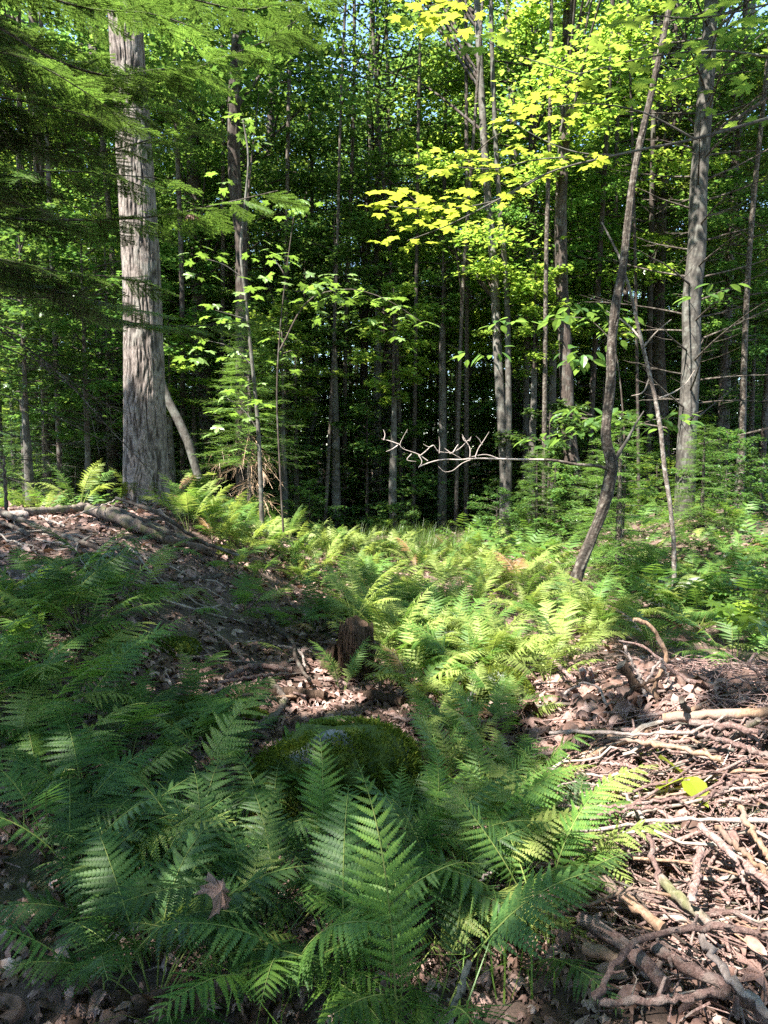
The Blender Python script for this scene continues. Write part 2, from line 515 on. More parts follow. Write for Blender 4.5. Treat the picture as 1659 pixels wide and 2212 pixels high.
def leaf_oval():
    xs = [0, 0.2, 0.45, 0.7, 1.0]; ws = [0, 0.2, 0.27, 0.2, 0]
    V = [[0, 0, 0]]
    for x, w in zip(xs[1:-1], ws[1:-1]):
        z = -0.1 * x * x
        V += [[x, -w, z + 0.06], [x, 0, z], [x, w, z + 0.06]]
    V += [[1, 0, -0.13]]
    T = [[0, 1, 2], [0, 2, 3]]
    for k in (1, 4):
        T += [[k, k + 3, k + 4], [k, k + 4, k + 1], [k + 1, k + 4, k + 5], [k + 1, k + 5, k + 2]]
    T += [[7, 10, 8], [8, 10, 9]]
    return np.array(V, float), np.array(T)


def leaf_maple(detail=1, curl=0.1, seed=0):
    """five lobed outline, fan from the leaf's heart; stalk along -X"""
    if detail == 2:
        pts = [(0.02, 0.0), (0.0, 0.2), (-0.14, 0.36), (0.06, 0.36), (0.12, 0.44), (0.2, 0.36), (0.3, 0.34), (0.34, 0.5), (0.42, 0.46), (0.56, 0.56),
               (0.55, 0.42), (0.6, 0.36), (0.5, 0.26), (0.52, 0.14), (0.64, 0.2), (0.72, 0.16), (0.78, 0.17), (0.84, 0.07), (1.0, 0.0)]
    elif detail == 3:
        pts = [(0.02, 0.0), (-0.12, 0.3), (0.1, 0.33), (0.22, 0.34), (0.42, 0.54), (0.52, 0.38), (0.5, 0.22), (0.74, 0.2), (1.0, 0.0)]
    else:
        pts = [(0.02, 0.0), (-0.1, 0.32), (0.15, 0.33), (0.5, 0.55), (0.46, 0.2), (0.7, 0.2), (1.0, 0.0)]
    out = pts + [(x, -y) for x, y in pts[-2:0:-1]]
    r = np.random.default_rng(seed)
    V = [[0.36, 0, 0]]
    for x, y in out:
        d2 = (x - 0.36) ** 2 + y * y
        V.append([x, y, -curl * d2 * 2.2 + 0.05 * abs(y) + (r.random() - 0.5) * curl * 0.35])
    n = len(out)
    T = [[0, 1 + k, 1 + (k + 1) % n] for k in range(n)]
    T = [[a, c, b] for a, b, c in T]
    return np.array(V, float), np.array(T)


LD = leaf_diamond(); LO = leaf_oval(); LM1 = leaf_maple(1); LM2 = leaf_maple(2)

# ------------------------------------------------------------------ ground
def build_ground():
    fine = np.concatenate([np.arange(-9, 9.001, 0.09)])
    co = np.concatenate([np.geomspace(9.4, 160, 26)])
    xs = np.concatenate([-co[::-1], fine, co])
    fy = np.arange(-2.0, 16.001, 0.09)
    ys = np.concatenate([-np.geomspace(2.4, 80, 16)[::-1], fy, np.geomspace(16.4, 220, 34)])
    X, Y = np.meshgrid(xs, ys)
    Z = ground_h(X, Y)
    near = (np.abs(X) < 9.2) & (Y > -2.1) & (Y < 16.2)
    Z = Z + near * 0.03 * (vnoise(X * 7, Y * 7, 8) - 0.5)
    V = np.stack([X, Y, Z], -1).reshape(-1, 3)
    nx, ny = len(xs), len(ys)
    i = np.arange(ny - 1)[:, None] * nx; j = np.arange(nx - 1)[None]
    Q = np.stack([i + j, i + j + 1, i + nx + j + 1, i + nx + j], -1).reshape(-1, 4)
    o = obj('ground', MB().add(V, None, Q).mesh('ground', M['ground'], True))
    tag(o, 'uneven brown forest floor rising into a low bank beneath the leaning ferns', 'ground', None, 'structure')


build_ground()

# ------------------------------------------------------------------ where canopy leaves are left out to let sunlight through (pictured as places in the photograph)
SUNLIT = [
    [(560, 1100), (760, 1150), (1000, 1120), (1120, 1130), (1240, 1080), (1360, 1110), (1380, 1250), (1330, 1330), (1290, 1430), (1150, 1510), (950, 1490), (800, 1390), (720, 1270), (600, 1200)],
    [(1140, 1470), (1290, 1470), (1400, 1400), (1480, 1420), (1659, 1520), (1900, 1560), (1900, 2180), (1659, 2100), (1480, 2000), (1300, 1940), (1210, 1850), (1190, 1740), (1130, 1640)],
    [(-100, 1030), (270, 1030), (270, 1098), (-100, 1090)],
    [(370, 1080), (480, 1080), (620, 1120), (600, 1200), (380, 1140)],
    [(1240, 1010), (1450, 990), (1659, 960), (1700, 1060), (1450, 1180), (1330, 1200)],
    [(280, 1310), (360, 1300), (420, 1400), (330, 1400)],
    [(560, 1400), (740, 1400), (760, 1480), (690, 1500), (560, 1450)],
    [(560, 1290), (690, 1320), (690, 1420), (620, 1400)],
    [(590, 1990), (700, 1980), (690, 2060), (590, 2050)],
    [(20, 1960), (110, 1940), (100, 2060), (10, 2040)],
    [(1000, 1760), (1140, 1760), (1120, 1860), (1010, 1850)],
    [(790, 2000), (900, 1880), (930, 1960), (860, 2080)],
    [(290, 1110), (350, 1140), (330, 1190), (260, 1170)],
    [(0, 1270), (120, 1280), (110, 1330), (0, 1330)],
    [(460, 1700), (560, 1690), (560, 1760), (470, 1760)],
    [(1000, 1900), (1100, 1900), (1090, 2010), (1010, 2010)],
]
HALF = [  # half sun
    [(0, 1560), (90, 1560), (110, 1700), (0, 1680)],
    [(400, 1200), (620, 1190), (720, 1290), (640, 1330), (450, 1280)],
    [(1380, 1240), (1659, 1150), (1659, 1400), (1400, 1380)],
    [(180, 1880), (420, 1880), (480, 2040), (200, 2060)],
]
# points in space that the sun reaches: (x, y, z, radius)
CLEAR = []
for t in np.linspace(0, 1, 14):
    p = at(318 - 45 * t, 930 - 880 * t, 9.3)
    CLEAR.append((*p, 0.55))
for px, py, d, r in [(900, 450, 3.3, .35), (1000, 480, 3.3, .35), (960, 360, 3.3, .25), (1090, 380, 3.2, .25), (1120, 270, 3.2, .22), (1190, 235, 3.1, .25), (860, 520, 3.3, .2),
                     (930, 20, 3.2, .25), (1060, 90, 3.2, .25), (1150, 320, 3.2, .25),
                     (930, 990, 7, .3), (1040, 980, 7, .3), (840, 960, 7, .25),
                     (450, 740, 7.6, .3), (500, 850, 7.6, .45), (520, 930, 7.6, .4), (590, 550, 7.6, .3), (700, 620, 7.4, .35), (780, 650, 7.4, .3), (880, 680, 7.4, .3), (470, 560, 7.6, .3),
                     (640, 440, 7.6, .3), (1290, 900, 7.6, .4), (1240, 670, 7.8, .3), (1250, 770, 7.8, .2), (540, 1020, 11, .6), (520, 300, 12.5, .5), (515, 560, 12.5, .4), (510, 870, 12, .5),
                     (1080, 760, 13.5, .4), (1495, 740, 12, .4), (1215, 620, 13, .4), (520, 440, 4.6, .35), (600, 410, 4.6, .25), (560, 120, 4.6, .3), (620, 60, 4.6, .3), (520, 700, 5, .25), (410, 1000, 11, .4),
                     (1240, 1250, 7.2, .3), (1260, 1200, 7.2, .3), (1590, 1310, 5.2, .3), (1480, 1680, 3.1, .2)]:
    CLEAR.append((*at(px, py, d), r))
CLEAR = np.array(CLEAR)
SHADE = np.array([(*at(320, py, 9.0), .42) for py in (970, 1010, 1050, 1090)] + [(*gpt(px, py, .05), r) for px, py, r in [(1350, 1530, .12), (1320, 1550, .1), (1385, 1560, .1), (1300, 1600, .12)]])


def sun_open(P, soft=0.06):
    """for points of the canopy: is this place left open so that the sun passes"""
    G = P - S * ((P[:, 2:3] - 0.3) / S[2])
    for _ in range(2):
        gz = ground_h(G[:, 0], G[:, 1]) + 0.25
        G = P - S * ((P[:, 2] - gz) / S[2])[:, None]
    px, py, d = project(G)
    jit = rng.normal(0, 14, (2, len(P)))
    ok = d > 0.3
    o = np.zeros(len(P), bool)
    for poly in SUNLIT:
        o |= inpoly(px + jit[0], py + jit[1], poly)
    for poly in HALF:
        o |= inpoly(px + jit[0], py + jit[1], poly) & (vnoise(G[:, 0] * 4, G[:, 1] * 4, 17) > 0.45)
    o &= ok
    # the strip beyond the bank and the right bank
    gx, gy = G[:, 0], G[:, 1]
    o |= (gx > -8.5) & (gx < -.9) & (gy > 10.0) & (gy < 13.4)
    o |= (gx > 1.7) & (gx < 6.8) & (gy > 7.5) & (gy < 12.5) & (vnoise(gx * 1.3, gy * 1.3, 29) > .3)
    # small flecks
    o |= vnoise(G[:, 0] * 3.1, G[:, 1] * 3.1, 23) > 0.9
    for cx, cy, cz, r in CLEAR:
        v = P - np.array([cx, cy, cz])
        t = v @ S
        dd = np.linalg.norm(v - t[:, None] * S, axis=1)
        o |= (dd < r) & (t > 0.2)
    for cx, cy, cz, r in SHADE:
        v = P - np.array([cx, cy, cz])
        t = v @ S
        o &= ~((np.linalg.norm(v - t[:, None] * S, axis=1) < r) & (t > 0.2))
    return o


def is_sunlit(px, py):
    r = False
    for poly in SUNLIT[:5]:
        r = r or bool(inpoly(np.array([px]), np.array([py]), poly)[0])
    return r


# ------------------------------------------------------------------ labels by landmark
LANDMARKS = [('the shaggy brown stump', 765, 1440), ('the mossy boulder', 720, 1650), ('the leaning dark trunk', 1245, 1280), ('the thin spotted sapling', 1452, 1270),
             ('the pale fissured trunk', 320, 1110), ('the grass tuft', 900, 1190), ('the crossed dead branches', 1400, 1500), ('the slanting cut log', 1345, 1450),
             ('the old log on the bank', 200, 1130), ('the pinkish stick tangle', 600, 1480), ('the yellow-green rock', 1085, 1500), ('the broad maple seedling', 1590, 1310),
             ('the pale grey rock', 750, 1145), ('the trunk with brown dead boughs', 520, 1110), ('the big bright frond', 850, 2050), ('the broken upright snag', 1565, 1000),
             ('the yellow-green seedling', 1480, 1680), ('the small balsam fir', 1340, 1180), ('the corner leaf litter', 50, 2050), ('the withered brown fern', 950, 1590), ('the caught brown leaf', 462, 1940), ('the pale half lit frond', 1080, 1830), ('the bent grey stick', 615, 1380), ('the orange log', 1350, 1945),
             ('the knobbly bent branch', 1440, 2030), ('the forked pale stick', 1300, 1690), ('the smooth tawny log', 1560, 1545), ('the two bleached stubs', 1270, 1470), ('the rotten level log', 600, 1497), ('the bottom edge', 560, 2200), ('the left edge', 10, 1700), ('the right edge', 1650, 1850)]
USED = {}


def where(px, py, rank=0):
    best = sorted(LANDMARKS, key=lambda l: math.hypot(px - l[1], (py - l[2]) * 1.4))[rank]
    dx, dy = px - best[1], (py - best[2]) * 1.4
    d = math.hypot(dx, dy)
    a = math.degrees(math.atan2(-dy, dx)) % 360
    side = ['right of', 'beyond and right of', 'beyond', 'beyond and left of', 'left of', 'before and left of', 'before', 'before and right of'][int((a + 22.5) // 45) % 8]
    how = 'close ' if d < 60 else '' if d < 130 else 'well ' if d < 220 else 'far '
    return f'{how}{side} {best[0]}'


def uniq(make, px, py, extra=''):
    """a label no other thing carries, if one can be made"""
    for rank in (0, 1, 2, 3):
        for ex in ('', extra):
            l = make.format(ex=ex, where=where(px, py, rank)).replace('  ', ' ').strip()
            if l not in USED and len(l.split()) <= 16:
                USED[l] = 1
                return l
    return l


# ------------------------------------------------------------------ ferns
def pinna_unit(nl=10, wide=0.11, seed=0):
    """one leaflet, length 1 along +X, cut into rounded lobes"""
    r = np.random.default_rng(seed)
    V = []; T = []
    d = 1.0 / nl
    for k in range(nl):
        u = (k + 0.5) * d
        w = wide * (1 - 0.12 * abs(u - 0.25) * 2) * (1 - u ** 2.0) ** 0.8 + 0.01
        zz = -0.16 * u * u
        for s in (1, -1):
            b = len(V)
            lean = d * 0.42
            V += [[u - d * .5, 0, zz], [u + d * .5, 0, zz - 0.01], [u + d * .3 + lean * .7, s * w * 0.84, zz - 0.02], [u + d * .0 + lean, s * w, zz - 0.025], [u - d * .36 + lean * .4, s * w * 0.72, zz - 0.015]]
            f = [[b, b + 1, b + 2], [b, b + 2, b + 3], [b, b + 3, b + 4]]
            T += f if s > 0 else [[a, c, bb] for a, bb, c in f]
    V += [[1 - d, -0.012, -0.15], [1 - d, 0.012, -0.15], [1.06, 0, -0.19]]
    T += [[len(V) - 3, len(V) - 1, len(V) - 2]]
    return np.array(V, float), np.array(T)


PINNA = [pinna_unit(12, 0.092, 1), pinna_unit(10, 0.105, 2)]
PINNA_FAR = pinna_unit(5, 0.12, 3)


class Frond:
    """a frond of length 1: stalk arching from upright towards +X, leaflets in pairs"""
    def __init__(self, a0, a1, stipe=0.26, npairs=21, wmax=0.185, side=0.0, droop=0.15, shape=0.35, kind=0, seed=0, far=False):
        r = np.random.default_rng(seed)
        n = 28
        s = np.linspace(0, 1, n)
        ang = np.radians(a0 + (a1 - a0) * s ** 1.4)
        yaw = side * s ** 2
        dx = np.sin(ang) * np.cos(yaw); dy = np.sin(ang) * np.sin(yaw); dz = np.cos(ang)
        P = np.stack([np.cumsum(dx), np.cumsum(dy), np.cumsum(dz)], -1) / n
        P -= P[0]
        Tn = np.stack([dx, dy, dz], -1)
        side_v = np.stack([-np.sin(yaw), np.cos(yaw), np.zeros(n)], -1)
        nrm = np.cross(Tn, side_v)
        self.P = P
        rad = 0.0052 * (1 - 0.8 * s)
        self.rachis = (P, rad)
        V, T = PINNA_FAR if far else PINNA[kind]
        self.items = []
        us = np.linspace(stipe, 0.985, npairs)
        for i, u in enumerate(us):
            b = (u - stipe) / (1 - stipe)
            prof = math.sin(math.pi * min(1, b / shape) * 0.5) ** 0.7 if b < shape else (1 - ((b - shape) / (1 - shape)) ** 1.5)
            L = wmax * (0.25 * (b < 0.02) + max(prof, 0.05))
            k = u * (n - 1); k0 = int(k); f = k - k0; k1 = min(k0 + 1, n - 1)
            p = P[k0] * (1 - f) + P[k1] * f
            t = Tn[k0]; sv = side_v[k0]; nv = nrm[k0]
            fw = math.radians(12 + 34 * b)
            for sg in (1, -1):
                if r.random() < .035 and not far:
                    continue
                fwj = fw + r.normal(0, 0.05)
                x = (sv * sg * math.cos(fwj) + t * math.sin(fwj))
                x = x - nv * (droop + r.normal(0, 0.13)); x /= np.linalg.norm(x)
                z = nv - x * (nv @ x); z /= np.linalg.norm(z)
                y = np.cross(z, x)
                R = np.stack([x, y, z], -1) * L * (1 + r.normal(0, 0.09))
                R[:, 1] *= (1.25 if b > 0.6 else 1.0)
                self.items.append((R, p + t * r.normal(0, 0.003)))
        self.tmpl = (V, T)

    def mesh(self, name, ml, mr):
        mb = MB()
        P, rad = self.rachis
        tube(P[::2], rad[::2], 4, False, mb=mb, mi=1)
        V, T = self.tmpl
        R = np.stack([i[0] for i in self.items]); p = np.stack([i[1] for i in self.items])
        scatter(mb, V, T, p, R, np.ones(len(p)), 0)
        return mb.mesh(name, [ml, mr])


FRONDS = [Frond(8, 75, seed=1, wmax=.17, side=.2), Frond(14, 95, seed=2, wmax=.2, side=-.3), Frond(20, 100, seed=3, wmax=.19, kind=1, shape=.22), Frond(5, 58, seed=4, wmax=.15, side=.4),
          Frond(28, 108, seed=5, wmax=.22, droop=.25, side=-.2), Frond(10, 85, seed=6, wmax=.2, kind=1, shape=.18, stipe=.36, npairs=20), Frond(16, 80, seed=7, wmax=.165, side=.6), Frond(35, 100, seed=8, wmax=.21, stipe=.2),
          Frond(12, 70, seed=9, wmax=.14, side=-.7, droop=.3, stipe=.3), Frond(22, 120, seed=10, wmax=.2, side=.3, droop=.22), Frond(18, 88, seed=11, wmax=.21, kind=1, shape=.15, stipe=.42, npairs=18), Frond(6, 66, seed=12, wmax=.13, side=.1, npairs=24)]
FM = {}
for key in ('fern', 'fern_dark', 'fern_yellow', 'fern_brown'):
    FM[key] = [f.mesh('frond', M[key], M['rachis'] if key != 'fern_brown' else M['dead_twig']) for f in FRONDS]
RACHIS = []
for f in FRONDS:
    mb = MB(); tube(f.rachis[0], f.rachis[1], 5, True, mb=mb); RACHIS.append(mb.mesh('frond', M['rachis'], True))
PIN_M = {k: [MB().add(*PINNA[i]).mesh('pinna', M[k]) for i in (0, 1)] for k in ('fern', 'fern_dark', 'fern_yellow')}


def fern(base, n, length, label, group, key='fern', az=None, spread=360, lean=0.0, hero=False, kinds=None):
    root = empty('fern', base, label, 'fern', group)
    a00 = rng.random() * 360
    for k in range(n):
        if az is None:
            a = math.radians(a00 + 360 * k / n + rng.normal(0, 16))
        else:
            a = math.radians(az + (rng.random() - 0.5) * spread)
        i = int(rng.integers(0, len(FRONDS))) if kinds is None else kinds[k % len(kinds)]
        L = length * (0.78 + 0.4 * rng.random())
        R = rotz(a) @ roty(lean + rng.normal(0, 0.1)) @ rotx(rng.normal(0, 0.12)) * L
        off = np.array([math.cos(a), math.sin(a), 0]) * 0.02 + np.array([0, 0, -0.02])
        Mx = mtx4(R, off)
        if hero:
            fr = obj('frond', RACHIS[i], root, Mx)
            f = FRONDS[i]
            pm = PIN_M[key][1 if i in (2, 5, 10) else 0]
            for Rp, p in f.items:
                obj('pinna', pm, fr, mtx4(Rp, p))
        else:
            q_ = rng.random()
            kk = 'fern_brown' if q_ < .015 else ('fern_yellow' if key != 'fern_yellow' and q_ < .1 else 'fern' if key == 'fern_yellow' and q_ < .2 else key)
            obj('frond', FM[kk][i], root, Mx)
    return root


def fern_label(px, py, size, key, n=0):
    lit = 'sunlit' if is_sunlit(px, py) else 'shaded'
    colr = {'fern': 'green', 'fern_dark': 'dark blue-green', 'fern_yellow': 'yellow-green', 'fern_brown': 'withered brown'}[key]
    return uniq(size + ' ' + lit + ' ' + colr + ' fern {ex} {where}', px, py, f'of {["no", "one", "two", "three", "four", "five", "six", "seven", "eight", "nine", "ten", "eleven"][n]} fronds')


# hero ferns, placed by eye: (px, py of the base, fronds, length, azimuth, spread, frond kinds, colour)
HERO = [
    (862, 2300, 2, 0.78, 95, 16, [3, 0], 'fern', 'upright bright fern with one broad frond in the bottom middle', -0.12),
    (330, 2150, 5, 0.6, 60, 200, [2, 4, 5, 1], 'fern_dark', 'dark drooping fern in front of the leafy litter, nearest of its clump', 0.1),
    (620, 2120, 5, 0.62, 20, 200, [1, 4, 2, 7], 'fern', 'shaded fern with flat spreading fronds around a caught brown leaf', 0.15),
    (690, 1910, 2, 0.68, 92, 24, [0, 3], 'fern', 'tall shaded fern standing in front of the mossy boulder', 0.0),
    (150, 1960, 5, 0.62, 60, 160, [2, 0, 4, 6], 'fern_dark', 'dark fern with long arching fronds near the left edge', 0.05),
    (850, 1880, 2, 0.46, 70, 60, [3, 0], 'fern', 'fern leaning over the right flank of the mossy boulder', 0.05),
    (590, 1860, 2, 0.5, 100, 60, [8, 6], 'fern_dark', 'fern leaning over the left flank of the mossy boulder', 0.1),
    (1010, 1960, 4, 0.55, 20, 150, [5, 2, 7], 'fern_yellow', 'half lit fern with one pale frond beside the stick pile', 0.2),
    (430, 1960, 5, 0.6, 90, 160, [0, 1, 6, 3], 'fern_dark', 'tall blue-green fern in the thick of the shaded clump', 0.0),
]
for px, py, n, L, az, sp, kinds, key, lab, lean in HERO:
    if py > 2212:
        b = gpt(px, 2205); b = b + (gpt(px, 2205) - gpt(px, 2120)) * 1.0; b[2] = ground_h(b[0], b[1])
    else:
        b = gpt(px, py)
    fern(b, n, L, lab, 'ferns in the shaded foreground', key, az, sp, lean, True, kinds)

REG = [  # polygon, count, length range, fronds, colours, group
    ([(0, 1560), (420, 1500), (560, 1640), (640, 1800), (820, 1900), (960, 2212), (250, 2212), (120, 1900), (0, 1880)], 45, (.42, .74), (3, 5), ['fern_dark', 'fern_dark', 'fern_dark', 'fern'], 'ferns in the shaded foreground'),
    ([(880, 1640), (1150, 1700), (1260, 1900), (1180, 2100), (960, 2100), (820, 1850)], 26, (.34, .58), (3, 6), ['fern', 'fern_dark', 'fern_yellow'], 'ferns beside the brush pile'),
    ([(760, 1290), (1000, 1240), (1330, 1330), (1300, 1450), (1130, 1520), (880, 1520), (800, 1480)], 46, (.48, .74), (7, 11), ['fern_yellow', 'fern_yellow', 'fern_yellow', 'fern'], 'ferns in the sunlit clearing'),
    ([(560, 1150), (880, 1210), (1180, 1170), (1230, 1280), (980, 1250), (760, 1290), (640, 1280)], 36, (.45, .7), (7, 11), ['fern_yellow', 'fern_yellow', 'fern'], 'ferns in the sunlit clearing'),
    ([(1290, 1180), (1659, 1120), (1760, 1440), (1480, 1440), (1330, 1420), (1280, 1330)], 40, (.48, .72), (7, 10), ['fern', 'fern', 'fern_yellow'], 'ferns on the right bank'),
    ([(1380, 1060), (1680, 1010), (1720, 1120), (1330, 1180)], 26, (.6, .85), (5, 7), ['fern', 'fern_yellow'], 'ferns on the right bank'),
    ([(380, 1120), (600, 1140), (680, 1230), (540, 1220), (420, 1170)], 22, (.5, .75), (5, 8), ['fern_yellow', 'fern_yellow', 'fern'], 'ferns behind the pale trunk'),
    ([(440, 1230), (700, 1260), (760, 1380), (640, 1400), (470, 1340)], 14, (.4, .62), (3, 6), ['fern'], 'ferns on the bank'),
    ([(-40, 1240), (200, 1230), (330, 1300), (420, 1420), (380, 1540), (-40, 1570)], 22, (.5, .85), (3, 6), ['fern', 'fern_dark', 'fern'], 'ferns on the bank'),
    ([(880, 1500), (1130, 1520), (1120, 1640), (960, 1640), (900, 1580)], 9, (.35, .5), (4, 6), ['fern', 'fern_yellow'], 'ferns beside the brush pile'),
]
N_FERN = 0
for poly, cnt, lr, nr, keys, grp in REG:
    P = np.array(poly, float)
    lo, hi = P.min(0), P.max(0)
    k = 0; tries = 0
    placed = []
    while k < cnt and tries < 8000:
        tries += 1
        q = lo + (hi - lo) * rng.random(2)
        if not inpoly(q[:1], q[1:], poly)[0] or (560 < q[0] < 930 and 1540 < q[1] < 1900) or (200 < q[0] < 720 and 1380 < q[1] < 1560):
            continue
        b = gpt(q[0], q[1])
        if any(math.hypot(b[0] - c[0], b[1] - c[1]) < 0.16 for c in placed):
            continue
        placed.append(b)
        L = lr[0] + (lr[1] - lr[0]) * rng.random()
        key = keys[int(rng.integers(0, len(keys)))]
        size = 'big' if L > lr[0] + .66 * (lr[1] - lr[0]) else 'small' if L < lr[0] + .33 * (lr[1] - lr[0]) else 'middling'
        nf_ = int(rng.integers(nr[0], nr[1] + 1))
        fern(b, nf_, L, fern_label(q[0], q[1], size, key, nf_), grp, key, lean=.18 if 'shaded' in grp or 'bank' in grp else 0.0, kinds=list(rng.permutation([1, 2, 4, 5, 7, 9, 10, 6, 0, 11])) if 'shaded' in grp or 'bank' in grp else None)
        N_FERN += 1; k += 1
# ferns out of reach of the picture's ground (beyond the bank, tops showing over it)
for k in range(24):
    x = -7.4 + 5.2 * (k + rng.random()) / 24; y = 9.6 + 2.6 * rng.random()
    b = np.array([x, y, ground_h(x, y)])
    px, py, _ = project(b)
    fern(b, 7, 0.75 + .25 * rng.random(), uniq(("big" if k % 2 else "middling") + ' sunlit yellow-green {ex} fern {where}', px[0], py[0], 'half hidden'), 'ferns beyond the bank', 'fern_yellow')
for px, py, L in [(950, 1570, .45), (1010, 1610, .35)][:1]:
    fern(gpt(px, py), 3, L, 'withered brown fern hanging over the hollow beside the mossy boulder', None, 'fern_brown', 0, 120, 0.5)
# single fronds that stand out
for px, py, n, L, az, sp, lean, key, lab in [
    (640, 1420, 1, .62, 170, 8, .55, 'fern_yellow', 'single bright frond arching leftwards over the pinkish stick tangle'),
    (738, 1500, 5, .42, 80, 260, .1, 'fern_yellow', 'low fern growing right in front of the shaggy brown stump'),
    (800, 1440, 6, .55, 40, 300, .12, 'fern_yellow', 'bushy bright fern hugging the right side of the shaggy brown stump'),
    (120, 1330, 2, .8, 20, 50, .25, 'fern', 'broad fern on the bank with a flat frond below the old logs'),
    (330, 1215, 3, .55, 30, 200, .3, 'fern', 'small bright fern in front of the curved bank log'),
    (760, 1300, 11, .62, 60, 340, .12, 'fern_yellow', 'upright pale fern growing out of the top of the shaggy brown stump'),
    (835, 1470, 7, .5, 10, 300, .15, 'fern_yellow', 'drooping pale fern just right of the shaggy brown stump'),
    (1120, 1850, 3, .42, 180, 80, .35, 'fern_yellow', 'pale flat fern frond lit by sun beside the stick pile'),
]:
    b = gpt(px, py)
    if 'out of the top' in lab:
        b = gpt(765, 1440) + np.array([0, 0, 0.36])
    fern(b, n, L, lab, None, key, az, sp, lean)


# distant fern carpet nobody could count
def fern_carpet():
    far = [Frond(10, 85, npairs=10, far=True, seed=21), Frond(20, 100, npairs=10, far=True, seed=22)]
    mb = MB()
    for f in far:
        V, T = f.tmpl
        # a lighter leaflet: two triangles
        Vl = np.array([[0, -.1, 0], [.55, -.12, -.05], [1, 0, -.17], [.55, .12, -.05], [0, .1, 0]]); Tl = np.array([[0, 1, 3], [0, 3, 4], [1, 2, 3]])
        R = np.stack([i[0] for i in f.items]); p = np.stack([i[1] for i in f.items])
        fv = (np.einsum('nij,kj->nki', R, Vl) + p[:, None]).reshape(-1, 3)
        ft = (Tl[None] + (np.arange(len(p)) * 5)[:, None, None]).reshape(-1, 3)
        n = 2600
        y = 6.5 + 24 * rng.random(n) ** 1.25
        x = (rng.random(n) - 0.5) * 2 * (0.62 * y + 1.5)
        keep = (x > 2.6) | ((x > 1.2) & (y > 8.5)) | ((x < -1.8) & (y > 8.5)) | (y > 13)
        keep &= vnoise(x * .5, y * .5, 31) > 0.3
        keep &= ~((x < -1.2) & (y < 9.9))
        x, y = x[keep], y[keep]
        z = ground_h(x, y)
        scatter(mb, fv, ft, np.stack([x, y, z], -1), frames(rng.random(len(x)) * 6.28, rng.normal(0, .15, len(x)), rng.normal(0, .1, len(x))), 0.45 + .4 * rng.random(len(x)))
    o = obj('fern_cover', mb.mesh('fern_cover', M['fern']))
    tag(o, 'carpet of distant ferns spreading between the tree trunks', 'ferns', None, 'stuff')


fern_carpet()


# ------------------------------------------------------------------ dead leaves, twigs, grass, moss on the ground
LP = gpt(1245, 1535)


def litter():
    mb = MB()
    # near brush pile and foreground: lobed curled leaves
    for seed, n, box, lo, hi, tmpl in [(1, 6500, (0.1, 4.0, 1.3, 5.2), .025, .08, leaf_maple(3, .8, 1)), (2, 7500, (-2.6, 1.0, 1.2, 4.6), .02, .08, leaf_maple(3, .9, 2)),
                                       (3, 5200, (-5.5, 0.2, 3.5, 9.5), .06, .11, leaf_maple(1, .4, 3)), (4, 5000, (-1, 5.5, 4.5, 12), .06, .11, LO), (5, 5000, (-9, 9, 8, 22), .08, .14, LD),
                                       (6, 2600, (0.6, 3.6, 1.3, 4.6), .05, .1, LO), (7, 520, (LP[0] - .55, LP[0] + .6, LP[1] - .6, LP[1] + .6), .07, .13, leaf_maple(3, .9, 7)), (8, 260, (.9, 3.2, 1.4, 4.2), .06, .11, leaf_maple(3, .9, 8))]:
        x = box[0] + (box[1] - box[0]) * rng.random(n); y = box[2] + (box[3] - box[2]) * rng.random(n)
        z = ground_h(x, y) + 0.005 + (0.035 if seed < 7 else .1) * rng.random(n)
        R = frames(rng.random(n) * 6.28, rng.normal(0, .4, n), rng.normal(0, .4, n))
        scatter(mb, tmpl[0], tmpl[1], np.stack([x, y, z], -1), R, lo + (hi - lo) * rng.random(n) ** 1.5)
    tag(obj('leaf_litter', mb.mesh('leaf_litter', M['litter'], True)), 'brown and pinkish dead leaves strewn over the forest floor', 'leaf litter', None, 'stuff')
    mb = MB()
    for n, box, zo in [(4200, (0.75, 3.4, 1.4, 4.9), .11), (700, (-4.5, 0.3, 4.0, 9.0), .05), (500, (-2.5, 2.2, 1.3, 5), .03)]:
        for _ in range(n):
            x = box[0] + (box[1] - box[0]) * rng.random(); y = box[2] + (box[3] - box[2]) * rng.random()
            if math.hypot(x - LP[0], (y - LP[1]) * .8) < .55 and rng.random() < .9:
                continue
            a = rng.random() * 6.28; L = .06 + (.42 if zo > .08 else .24) * rng.random() ** 1.6
            p0 = np.array([x, y, ground_h(x, y) + zo * rng.random()]); x1, y1 = x + L * math.cos(a), y + L * math.sin(a)
            p1 = np.array([x1, y1, ground_h(x1, y1) + zo * rng.random()])
            pm = (p0 + p1) / 2 + rng.normal(0, .012, 3)
            w = .0022 + .0035 * rng.random() ** 2
            tube(np.stack([p0, pm, p1]), [w, w * .85, w * .5], 4, False, mb=mb)
    tag(obj('twig_litter', mb.mesh('twig_litter', M['stick'])), 'fine broken twigs scattered among the dead leaves', 'twigs', None, 'stuff')


litter()


